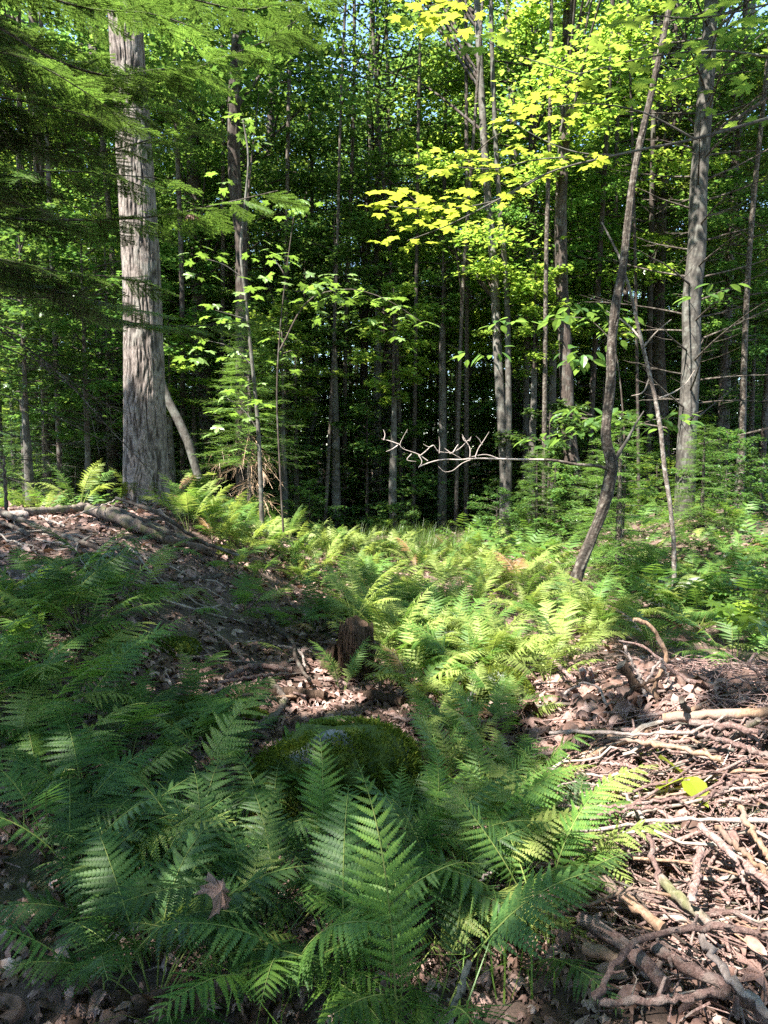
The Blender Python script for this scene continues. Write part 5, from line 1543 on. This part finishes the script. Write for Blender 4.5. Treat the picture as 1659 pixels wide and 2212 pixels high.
def conifer_meshes(H, R, nb, seed, key, bare=0.12, density=1.0):
    """trunk, and a crown of layered feathery boughs; needles drawn as slim triangles"""
    r = np.random.default_rng(seed)
    P = np.linspace([0, 0, -.1], [0, 0, H], 12)
    tr = tube(P, np.linspace(.016 * H + .015, .006, 12), 8, False, .06).mesh('trunk', M['bark_dark'], True)
    mb = MB()
    pos, Rs, sc = [], [], []
    for k in range(nb):
        u = (k + r.random()) / nb
        z = H * (bare + (1 - bare) * u)
        L = R * (1 - u) ** .8 * (.7 + .5 * r.random()) + .08 * R
        a = k * 2.399 + r.normal(0, .3)
        d = np.array([math.cos(a), math.sin(a), 0]); up = -.12 + .5 * u
        n = 6; t = np.linspace(0, 1, n)[:, None]
        Q = np.array([0, 0, z]) + d * L * t + np.array([0, 0, 1.0]) * (up * L * t - .16 * L * t ** 2 + .1 * L * t ** 4)
        tube(Q, np.linspace(.006 * L + .004, .002, n), 3, False, mb=mb, mi=1)
        m = int((10 + 22 * L) * density)
        for i in range(m):
            f = .12 + .88 * r.random()
            q = Q[int(f * (n - 1))] + (Q[min(int(f * (n - 1)) + 1, n - 1)] - Q[int(f * (n - 1))]) * (f * (n - 1) % 1)
            s = 1 if r.random() > .5 else -1
            ang = a + s * math.radians(55 + r.normal(0, 14)) * (1 if f < .93 else .2)
            l = (.12 + .3 * L * (1 - f) ** .6) * (.6 + .6 * r.random())
            pos.append(q); sc.append(l)
            Rs.append(rotz(ang) @ roty(.12 + r.normal(0, .14)) @ rotx(r.normal(0, .3)))
    # a twig: short rows of slim needles fanning off a line
    V0 = []; T0 = []
    for i in range(9):
        x = i / 9
        for s in (1, -1):
            b = len(V0)
            V0 += [[x - .012, 0, 0], [x + .03, 0, 0], [x + .14, s * .13 * (1 - .55 * x), .02 + .03 * ((i * 7) % 3 - 1)]]
            T0 += [[b, b + 1, b + 2]] if s > 0 else [[b, b + 2, b + 1]]
    V0 += [[.85, -.015, 0], [.85, .015, 0], [1.05, 0, -.02]]; T0 += [[len(V0) - 3, len(V0) - 1, len(V0) - 2]]
    scatter(mb, np.array(V0), np.array(T0), np.array(pos), np.array(Rs), np.array(sc), 0)
    return tr, mb.mesh('crown', [M[key], M['bark_dark']])


CON = [conifer_meshes(4.5, 1.15, 120, 1, 'needle'), conifer_meshes(7.5, 1.7, 170, 2, 'needle', .2), conifer_meshes(2.4, .8, 70, 3, 'needle'), conifer_meshes(1.6, .6, 55, 4, 'needle_fresh_lit', .08, 2.0), conifer_meshes(11, 2.2, 210, 5, 'needle', .3)]


def conifer(i, x, y, sc, label, group, name='fir_tree', dz=0.0):
    root = empty(name, (x, y, float(ground_h(x, y)) + dz), label, 'tree', group)
    R = rotz(rng.random() * 6.28) * sc
    obj('trunk', CON[i][0], root, mtx4(R, (0, 0, 0))); obj('crown', CON[i][1], root, mtx4(R, (0, 0, 0)))
    return root


b = at(1340, 1000, 8.0)
conifer(3, b[0], b[1], 1.25, 'small balsam fir with fresh green tips behind the leaning dark trunk', None)
b = at(1290, 1000, 9.5)
conifer(3, b[0], b[1], .9, 'smaller balsam fir seedling left of the small balsam fir', None)
b = at(1520, 1000, 10.5)
conifer(3, b[0], b[1], 1.0, 'low balsam fir on the right bank below the bare spruce', None)
b = at(1160, 1000, 12); conifer(3, b[0], b[1], 1.0, 'shaded balsam fir seedling at the foot of the brown scaly trunk', None)
# spruce hugging the reddish trunk, with brown dead lower boughs
b = at(528, 1000, 11.8)
sp = empty('spruce_tree', (b[0], b[1], float(ground_h(b[0], b[1]))), 'young spruce hugging the reddish trunk with brown dead boughs below', 'tree')
obj('trunk', CON[0][0], sp, mtx4(rotz(.3) * .82, (.1, 0, 0))); obj('crown', conifer_meshes(3.7, 1.0, 95, 33, 'needle_fresh_lit', .3, 1.3)[1], sp, mtx4(rotz(1.3), (.1, 0, 0)))
mb = MB()
for k in range(26):
    a = -2.2 + 2.4 * rng.random() - .6; z = .5 + 1.1 * rng.random(); L = .5 + .7 * rng.random()
    d = np.array([math.cos(a), math.sin(a), 0]); t = np.linspace(0, 1, 6)[:, None]
    P = np.array([.1, 0, z]) + d * L * t + np.array([0, 0, 1.]) * (-.35 * L * t - .25 * L * t ** 2 * (rng.random() > .4))
    tube(P, np.linspace(.008, .002, 6), 3, False, mb=mb)
    for i in range(16):
        f = .2 + .8 * rng.random(); q = P[int(f * 5)]; dd = d * .6 + rng.normal(0, .4, 3) + [0, 0, -.35]; l = .08 + .2 * rng.random()
        tube(np.stack([q, q + dd * l * .6, q + dd * l + [0, 0, -.03]]), [.003, .002, .001], 3, False, mb=mb)
obj('dead_boughs', mb.mesh('dead_boughs', M['needle_brown']), sp)
CF = 'understory firs and spruces in the shade'
for i, px, d, s, lab in [(0, 30, 14.5, .9, 'dark fir at the left edge behind the bank'), (2, 150, 14.8, 1.0, 'bushy dark fir left of the pale fissured trunk'), (0, 215, 14.5, .85, 'dull green fir standing behind the bank logs'), (0, 420, 13.5, .8, 'fir with light tips right behind the pale fissured trunk'),
                         (0, 640, 14, .8, 'dark fir in the deep shade beyond the grass tuft'), (1, 720, 19, .8, 'tall dark fir at the back of the deep shade'), (2, 820, 15, 1.1, 'low black fir in the middle of the deep shade'), (0, 900, 17, .9, 'dark fir behind the bleached dead branch'),
                         (0, 985, 15, .8, 'dim fir left of the smooth grey pair'), (1, 1150, 20, .8, 'tall dim fir between the grey pair and the scaly trunk'), (0, 1390, 17, .9, 'dark fir behind the spotted sapling'), (0, 1620, 15, 1.0, 'dark fir at the right edge behind the snag'), (1, 1500, 21, .8, 'tall dark fir behind the bare spruce'),
                         (1, 60, 17, .9, 'tall dark fir deep in the left shade'), (1, 330, 19, .9, 'tall fir hidden behind the pale fissured trunk'), (2, 1300, 15, 1.2, 'low dim fir under the oval leaved shrub'), (0, 100, 12.8, 1.1, 'dense dark fir between the left edge and the pale fissured trunk'), (1, 240, 14, .8, 'tall dark fir just left behind the pale fissured trunk'), (4, 1260, 26, .9, 'old spruce with brown dead twigs far behind the scaly trunk'), (4, 560, 25, .8, 'old dark spruce far behind the reddish trunk')]:
    p = at(px, 985, d)
    conifer(i, p[0], p[1], s, lab, CF, 'fir_tree' if i != 4 else 'spruce_tree')


# ------------------------------------------------------------------ broadleaf crowns
def crown_meshes(H, R, nb, per, seed, key, tmpl, size, base=0.0):
    """limbs, and leaves in flat tiers along them; origin at the crown's foot"""
    r = np.random.default_rng(seed)
    lb = MB()
    tube(np.linspace([0, 0, 0], [0, 0, H], 6), np.linspace(.02 * R + .02, .01, 6), 6, False, mb=lb)
    pos, hd, sc = [], [], []
    for k in range(nb):
        u = (k + r.random()) / nb
        z = H * u
        prof = math.sin(math.pi * (.12 + .8 * u)) ** .7
        L = R * prof * (.6 + .6 * r.random())
        a = k * 2.399 + r.normal(0, .5)
        d = np.array([math.cos(a), math.sin(a), 0]); up = .15 + .35 * u
        t = np.linspace(0, 1, 5)[:, None]
        Q = np.array([0, 0, z]) + d * L * t + np.array([0, 0, 1.]) * (up * L * t - .22 * L * t ** 2) + r.normal(0, .05, (5, 3)) * t
        tube(Q, np.linspace(.008 * L + .006, .004, 5), 4, False, mb=lb)
        m = int(per * (.4 + L / R))
        f = .25 + .75 * r.random(m) ** .7
        i = np.minimum((f * 4).astype(int), 3); fr = (f * 4 - i)[:, None]
        q = Q[i] * (1 - fr) + Q[i + 1] * fr
        wd = .36 * L * (1.08 - f) ** .5
        off = r.normal(0, 1, (m, 2)) * (wd * .55)[:, None]
        q = q + np.stack([off[:, 0], off[:, 1], r.normal(0, .05, m) - .12 * np.linalg.norm(off, axis=1)], -1)
        pos.append(q); hd.append(a + r.normal(0, .9, m)); sc.append(size * (.7 + .6 * r.random(m)))
    pos = np.concatenate(pos); hd = np.concatenate(hd); sc = np.concatenate(sc); n = len(pos)
    mb = MB()
    scatter(mb, tmpl[0], tmpl[1], pos, frames(hd, .15 + r.normal(0, .28, n), r.normal(0, .3, n)), sc)
    return lb.mesh('limbs', M['bark_brown'], True), mb.mesh('crown', M[key])


CR = [crown_meshes(8, 3.2, 70, 340, 1, 'leaf', LD, .105), crown_meshes(7, 2.8, 60, 340, 2, 'leaf_light', LD, .11), crown_meshes(9, 3.0, 75, 320, 3, 'leaf', LD, .105), crown_meshes(6, 2.6, 55, 320, 4, 'leaf_dark', LD, .105),
      crown_meshes(3.4, 1.5, 34, 110, 5, 'leaf', LM1, .095), crown_meshes(2.6, 1.2, 26, 100, 6, 'leaf_light', LM1, .095), crown_meshes(4.2, 1.9, 40, 120, 7, 'leaf_dark', LM1, .1), crown_meshes(10, 3.4, 80, 320, 8, 'leaf_light', LD, .11)]
TMESH = {}


def leafy_tree(i, x, y, foot, sc, label, group, bark, name='maple_tree', r=None):
    """a tree with a straight stem up to the crown's foot"""
    root = empty(name, (x, y, float(ground_h(x, y))), label, 'tree', group)
    k = (round(foot * 2) / 2, bark)
    if k not in TMESH:
        n = 10; P = np.linspace([0, 0, -.1], [0, 0, 1], n); P[:, 0] += .012 * np.sin(np.linspace(0, 5, n)); P[:, 2] = np.linspace(-.1, foot + .1, n)
        TMESH[k] = tube(P, np.linspace(.02 + .011 * (foot + 4), .012 + .008 * (foot + 2), n), 9, False, .06).mesh('trunk', M[bark], True)
    a = rng.random() * 6.28
    obj('trunk', TMESH[k], root, mtx4(rotz(a), (0, 0, 0)))
    Mx = mtx4(rotz(a) * sc, (0, 0, k[0]))
    obj('limbs', CR[i][0], root, Mx); obj('crown', CR[i][1], root, Mx)
    return root


# the mass of the wood: rows of maples and beeches receding behind the named trunks
BGT = 'leafy trees of the wood behind'
def tlabel(fmt, px):
    for ex in ('', 'another ', 'one more ', 'yet another '):
        l = fmt.format(ex=ex)
        if l not in USED:
            USED[l] = 1
            return l
    return l


cells = []
for row, (y0, y1, cnt) in enumerate([(15, 19, 9), (19, 24, 13), (24, 30, 17), (30, 37, 20), (37, 46, 24)]):
    for c in range(cnt):
        y = y0 + (y1 - y0) * rng.random()
        hw = .62 * y + 2.5
        x = -hw + 2 * hw * (c + .15 + .7 * rng.random()) / cnt
        cells.append((row, x, y))
COLS = ['far left', 'left', 'mid left', 'middle', 'mid right', 'right', 'far right']
for row, x, y in cells:
    if row >= 2 and x > .2 * y and rng.random() < .25:
        continue
    i = int(rng.choice([0, 1, 2, 3, 7], p=[.28, .2, .22, .15, .15]))
    foot = float(rng.choice([1.5, 2.5, 3.5, 5, 6.5]))
    s = .8 + .45 * rng.random()
    px, _, _ = project(np.array([x, y, 5.0]))
    tr = min([('the pale fissured trunk', 300), ('the reddish trunk', 515), ('the thin dark trunk', 795), ('the smooth grey pair', 1070), ('the scaly trunk', 1220), ('the leaning dark trunk', 1350), ('the bare spruce', 1510), ('the left edge', 20), ('the right edge', 1640), ('the middle gap', 930), ('the gap of deep shade', 660)], key=lambda q: abs(q[1] - px[0]))
    side = 'left' if px[0] < tr[1] else 'right'
    tone = ['mid green', 'light green', 'mid green', 'deep green', '', '', '', 'light green'][i]
    depth = ['nearest', 'second', 'third', 'fourth', 'farthest'][row]
    leafy_tree(i, x, y, foot, s, tlabel(f'{depth} row {tone} {{ex}}maple, {"low" if foot < 3 else "high"} crown, {side} of {tr[0]}', px[0]), BGT, 'bark_brown' if rng.random() < .6 else 'bark_grey')
for k in range(11):  # row of unseen maples added to block low sky light and darken the foreground
    leafy_tree([0, 2, 3][k % 3], -11 + 2.3 * k + rng.normal(0, .5), -8 - 5 * rng.random(), 1.5, 1.0, f'unseen leafy maple added for shade behind the viewer, {["first", "second", "third", "fourth", "fifth", "sixth", "seventh", "eighth", "ninth", "tenth", "last"][k]} from the left', 'unseen trees added behind the viewer for shade', 'bark_brown')
for px, d, i, f_, sc_, lab in [(1300, 20, 0, 6.5, 1.15, 'tall maple filling the sky gap between the scaly trunk and the leaning trunk'), (1170, 24, 3, 6.5, 1.3, 'tall deep green maple right of the smooth grey pair'), (1420, 25, 2, 6.5, 1.25, 'tall maple above the leaning dark trunk far behind'), (960, 26, 0, 6.5, 1.3, 'tall maple above the middle gap far behind'),
                              (1560, 22, 3, 6.5, 1.15, 'tall deep green maple right of the bare spruce')]:
    p = at(px, 985, d)
    leafy_tree(i, p[0], p[1], f_, sc_, lab, BGT, 'bark_brown')
UND = 'maple saplings under the big trees'
for k in range(46):
    y = 13.4 + 19 * rng.random(); hw = .58 * y + 1
    x = -hw + 2 * hw * ((k * .618) % 1)
    px, py, _ = project(np.array([x, y, 1.5]))
    if px[0] > 1200 and y < 17:
        continue
    i = int(rng.choice([4, 5, 6]))
    tr = min([('the pale fissured trunk', 300), ('the reddish trunk', 515), ('the thin dark trunk', 795), ('the smooth grey pair', 1070), ('the scaly trunk', 1220), ('the leaning dark trunk', 1350), ('the bare spruce', 1510), ('the left edge', 20), ('the right edge', 1640), ('the middle gap', 930), ('the gap of deep shade', 660)], key=lambda q: abs(q[1] - px[0]))
    leafy_tree(i, x, y, float(rng.choice([.5, 1, 1.5])), .8 + .5 * rng.random(), tlabel(f'{["mid green", "light green", "deep green"][i - 4]} {{ex}}maple sapling {"close" if y < 17 else "some way" if y < 24 else "far"} behind, {"left" if px[0] < tr[1] else "right"} of {tr[0]}', px[0]), UND, 'bark_grey', 'maple_sapling')
SHR = 'low shrubs filling the deep shade'
for k in range(44):
    y = 12.5 + 13 * rng.random() ** 1.2; hw = .56 * y + .5
    x = -hw + 2 * hw * ((k * .618 + .3) % 1)
    if x < -.9 and y < 14 or x > 1.7 and y < 13:
        continue
    px, py, _ = project(np.array([x, y, .8]))
    i = int(rng.choice([4, 6, 6, 5], p=[.3, .3, .25, .15]))
    root = empty('shrub', (x, y, float(ground_h(x, y))), uniq(f'{["mid green", "light green", "deep green"][i - 4]} low {{ex}} leafy shrub {{where}}', px[0], 1010, 'spreading'), 'shrub', SHR)
    Mx = mtx4(rotz(rng.random() * 6.28) * (.55 + .35 * rng.random()), (0, 0, -.25))
    obj('stems', CR[i][0], root, Mx); obj('foliage', CR[i][1], root, Mx)
for k, (px, d) in enumerate([(668, 12.2), (880, 12.6), (1075, 11.8)]):
    p = at(px, 985, d)
    root = empty('shrub', (p[0], p[1], float(ground_h(p[0], p[1]))), uniq('leafy {ex} clearing edge shrub {where}', px, 1090, 'low'), 'shrub', SHR)
    Mx = mtx4(rotz(k * 2.1) * (.2 + .1 * rng.random()), (0, 0, -.1)); i = [6, 4, 6][k % 3]
    obj('stems', CR[i][0], root, Mx); obj('foliage', CR[i][1], root, Mx)
for k, (px, d) in enumerate([(1200, 12), (1420, 12.5), (1570, 11.5), (1650, 12)]):
    p = at(px, 985, d)
    root = empty('shrub', (p[0], p[1], float(ground_h(p[0], p[1]))), uniq('leafy {ex} sunlit shrub on the right bank {where}', px, 1060, 'low'), 'shrub', 'shrubs of the right bank')
    Mx = mtx4(rotz(k * 1.3) * (.34 + .14 * rng.random()), (0, 0, -.15)); i = [4, 5, 6][k % 3]
    obj('stems', CR[i][0], root, Mx); obj('foliage', CR[i][1], root, Mx)
SLN = 'slender trunks of the wood'
for k, (px, d, w, lean_) in enumerate([(52, 17, 15, .2), (128, 15, 13, -.3), (246, 18, 16, .1), (392, 17, 14, -.2), (470, 19, 12, .3), (548, 20, 15, 0), (618, 18, 12, .4), (676, 22, 13, -.2), (742, 19, 12, .2), (846, 21, 14, -.3), (892, 18, 11, .2), (948, 20, 13, .3), (1008, 18, 12, -.2), (1146, 19, 14, .2), (1178, 16, 12, -.3), (1268, 18, 15, .3), (1312, 20, 13, .1), (1402, 19, 14, -.2), (1466, 17, 15, .4), (1548, 19, 16, .3), (1604, 16, 14, .5), (1640, 18, 18, .4), (1225, 22, 13, -.4), (1352, 23, 14, .2), (700, 17, 9, .9), (870, 19, 12, -.8), (985, 17, 10, .6), (1385, 17, 8, -.9)]):
    d = d * .8; w *= .9
    p = at(px, 985, d); z = float(ground_h(p[0], p[1]))
    P = resample(np.array([[0, 0, -.1], [lean_ * .2 + rng.normal(0, .08), 0, 4.5], [lean_ * .6 + rng.normal(0, .1), 0, 9], [lean_, 0, 15]]), 18)
    root = empty('slender_tree', (p[0], p[1], z), uniq(('very ' if w < 10 else '') + 'slender {ex} trunk rising to the canopy {where}', px, 1000, 'dark' if k % 2 else 'blackish'), 'tree', SLN)
    obj('trunk', tube(P, np.linspace(w, w * .5, 18) * d / FPX / 2, 8, False, .07).mesh('trunk', M['bark_brown' if k % 2 else 'bark_dark'], True), root)
    for q in range(int(rng.integers(2, 6))):
        j = int(rng.integers(4, 15)); a = rng.random() * 6.28; L = .5 + 1.3 * rng.random()
        e = P[j] + [math.cos(a) * L, math.sin(a) * L, L * (.2 + .5 * rng.random())]
        obj('dead_branch', tube(resample(np.array([P[j], (P[j] + e) / 2 + [0, 0, .08], e]), 6), np.linspace(.018, .004, 6), 4, False, .1).mesh('dead_branch', M['bark_dark'], True), root)
for px, d, f_, i, lab in [(60, 11, 2.0, 4, 'maple sapling at the left edge with leaves in tiers beyond the bank'), (190, 12, 1.5, 6, 'maple sapling with lit leaves close left of the pale fissured trunk'), (370, 13, 2.0, 5, 'maple sapling leafing out just right of the pale fissured trunk'), (0, 13.5, 3, 6, 'taller maple sapling behind the left edge firs'),
                           (1190, 14.5, 4, 6, 'taller maple sapling in front of the brown scaly trunk'), (1600, 14, 3, 6, 'maple sapling leafing out right of the bare spruce'),
                           (612, 13, 2.0, 5, 'light green maple sapling in the shade right of the reddish trunk'), (725, 14, 3.5, 4, 'maple sapling reaching up in the gap of deep shade'), (850, 13.4, 2.5, 5, 'light green maple sapling behind the bleached branch tip'), (955, 14.5, 4.0, 4, 'taller maple sapling left of the smooth grey pair'), (1150, 13.5, 3.0, 5, 'light green maple sapling between grey pair and scaly trunk')]:
    p = at(px, 985, d)
    leafy_tree(i, p[0], p[1], f_, .66 + .2 * rng.random(), lab, UND, 'bark_grey', 'maple_sapling')
# thin poles in the deep shade
POL = 'thin poles in the deep shade'
for k, (px, d, w) in enumerate([(655, 20, 8), (668, 23, 6), (700, 22, 9), (715, 25, 7), (738, 21, 6), (760, 26, 9), (825, 24, 7), (850, 27, 8), (880, 22, 9), (905, 26, 6), (940, 24, 7), (980, 26, 9), (1010, 22, 7), (1040, 25, 8), (620, 24, 9), (600, 21, 7), (1160, 24, 9), (1185, 21, 10), (1320, 24, 9), (1390, 23, 8), (380, 22, 9), (250, 23, 12), (40, 20, 12), (15, 23, 10), (1610, 22, 8), (1540, 25, 8)]):
    p = at(px, 985, d); z = float(ground_h(p[0], p[1])); H = 8 + 5 * rng.random()
    lx = rng.normal(0, .3)
    P = resample(np.array([[0, 0, -.1], [lx * .3 + rng.normal(0, .06), 0, H * .4], [lx, 0, H]]), 12)
    root = empty('sapling', (p[0], p[1], z), uniq(f'{"slim" if w < 8 else "stouter"} dark pole in the shade {{ex}} {{where}}', px, 1000, 'standing crooked' if abs(lx) > .2 else 'standing straight'), 'sapling', POL)
    obj('trunk', tube(P, np.linspace(w, w * .5, 12) * d / FPX / 2, 7, False, .05).mesh('trunk', M['bark_brown'], True), root)
b = at(668, 960, 17); root = empty('sapling', (b[0], b[1], float(ground_h(b[0], b[1]))), 'bent pale pole leaning in the deep shade beyond the spruce', 'sapling')
P = np.array([at(655, 1010, 17), at(665, 960, 17), at(680, 900, 17), at(684, 830, 17), at(680, 700, 17)]) - np.array(root.location)
obj('trunk', tube(resample(P, 14), np.linspace(12, 8, 14) * 17 / FPX / 2, 8, False, .05).mesh('trunk', M['bark_grey'], True), root)


def far_wood():
    mb = MB()
    n = 90000
    a = (rng.random(n) - .5) * 1.9; y = 47 + 26 * rng.random(n)
    x = y * np.tan(a * .55)
    z = .4 + 17 * rng.random(n) ** 1.25
    dens = vnoise(x * .35 + 40, z * .45, 51) * .6 + vnoise(x * .9 + 40, z * .9 + y * .2, 52) * .4
    k = dens > (.33 + .012 * z + .07 * (x > 4))
    P = np.stack([x, y, z + ground_h(x, y)], -1)[k]
    scatter(mb, LD[0], LD[1], P, frames(rng.random(len(P)) * 6.28, rng.normal(.1, .4, len(P)), rng.normal(0, .4, len(P))), .28 + .25 * rng.random(len(P)))
    for _ in range(150):
        yy = 47 + 22 * rng.random(); xx = yy * math.tan((rng.random() - .5) * 1.0); zz = float(ground_h(xx, yy)); H = 12 + 6 * rng.random()
        tube(np.array([[xx, yy, zz], [xx + rng.normal(0, .4), yy, zz + H]]), [.14, .06], 6, False, mb=mb, mi=1)
    tag(obj('woods', mb.mesh('woods', [M['leaf'], M['bark_brown']])), 'far off mass of green woodland closing the view', 'woods', None, 'stuff')


far_wood()


# ------------------------------------------------------------------ crowns overhead, unseen trees added among them, leaves placed to shape the sunlight
def canopy():
    hosts = []; paths = []
    for nm, lab, x, y, r, m in [('maple_tree', 'tall unseen maple added for shade, left of the fern clump', -6.2, -.5, .2, 'bark_brown'), ('maple_tree', 'tall unseen maple added for shade, behind the viewer on the left', -4.2, -4.4, .22, 'bark_grey'), ('shade_beech', 'tall unseen beech added for shade, behind the viewer', .5, -4.8, .2, 'bark_grey'),
                                ('maple_tree', 'tall unseen maple added for shade, right of the brush pile', 5.2, 1.2, .18, 'bark_brown'), ('maple_tree', 'tall unseen maple added for shade, left beyond the fir', -8.4, 5.5, .2, 'bark_brown'), ('shade_beech', 'tall unseen beech added for shade, left of the bank', -9.4, 10.0, .2, 'bark_grey'), ('maple_tree', 'tall unseen maple added for shade on the right bank', 8.2, 7.0, .2, 'bark_brown')]:
        z = float(ground_h(x, y))
        root = empty(nm, (x, y, z), lab, 'tree', 'unseen trees added to shape the sunlight')
        P = resample(np.array([[0, 0, -.1], [.1, .05, 5], [0, .1, 13]]), 16)
        obj('trunk', trunk_mesh(P, np.linspace(r, r * .5, 16), M[m], 14, .05), root)
        hosts.append((root, np.array([x, y]))); paths.append(P + [x, y, z])
    for root, PP in CANOPY_HOSTS:
        paths.append(PP)
        hosts.append((root, np.array([np.interp(9.5, PP[:, 2], PP[:, 0]), np.interp(9.5, PP[:, 2], PP[:, 1])])))
    n = 210000
    # leaves hang in sprays: centres first
    nc = 6000
    c = np.stack([-14 + 22.5 * rng.random(nc), -6.5 + 25.5 * rng.random(nc), 7.2 + 5.5 * rng.random(nc)], -1)
    idx = rng.integers(0, nc, n)
    P = c[idx] + rng.normal(0, 1, (n, 3)) * np.array([.34, .34, .1])
    # keep out of the picture itself
    px, py, d = project(P)
    vis = (d > .2) & (px > -60) & (px < 1720) & (py > -40)
    G = P - S * ((P[:, 2:3] - .8) / S[2])
    gx, gy, gd = project(G)
    deep = vis & (d > 10.5) & (gx > 580) & (gx < 1150) & (gd > 11.5) & (gd < 21) & (vnoise(P[:, 0] * 1.1, P[:, 1] * 1.1 + P[:, 2] * .7, 91) > .46)
    deep &= ~((G[:, 1] < 13) & sun_open(P))
    keep = (~vis & ~sun_open(P)) | deep
    P = P[keep]
    H = np.stack([h[1] for h in hosts])
    own = np.argmin(((P[:, None, :2] - H[None]) ** 2).sum(-1), 1)
    for k, (root, xy) in enumerate(hosts):
        Q = P[own == k]
        if len(Q) < 30:
            continue
        base = np.array(root.location)
        mb = MB()
        scatter(mb, LD[0], LD[1], Q - base, frames(rng.random(len(Q)) * 6.28, rng.normal(.1, .3, len(Q)), rng.normal(0, .3, len(Q))), .13 + .07 * rng.random(len(Q)))
        obj('crown', mb.mesh('crown', M['leaf']), root)
        lb = MB()
        for q in Q[rng.integers(0, len(Q), 14)]:
            zs = max(4.5, q[2] - 1 - 3 * rng.random()); PPh = paths[k]
            s = np.array([np.interp(zs, PPh[:, 2], PPh[:, 0]), np.interp(zs, PPh[:, 2], PPh[:, 1]), zs]) - base
            e = q - base; m = (s + e) / 2 + [0, 0, .3]
            ax, ay, ad = project(np.stack([s, m, e, s * .5 + m * .5, e * .5 + m * .5]) + base)
            if ((ad > .2) & (ad < 12) & (ax > -20) & (ax < 1680) & (ay > -30)).any():
                continue
            tube(resample(np.array([s, m, e]), 7), np.linspace(.035, .008, 7), 5, False, mb=lb)
        if lb.n:
            obj('limbs', lb.mesh('limbs', M['bark_brown'], True), root)
    return len(P)


NC = canopy()
print('tris', sum(len(m.loops) - 2 * len(m.polygons) for m in bpy.data.meshes))
print('ferns', N_FERN, 'canopy leaves', NC, 'objects', len(bpy.data.objects))
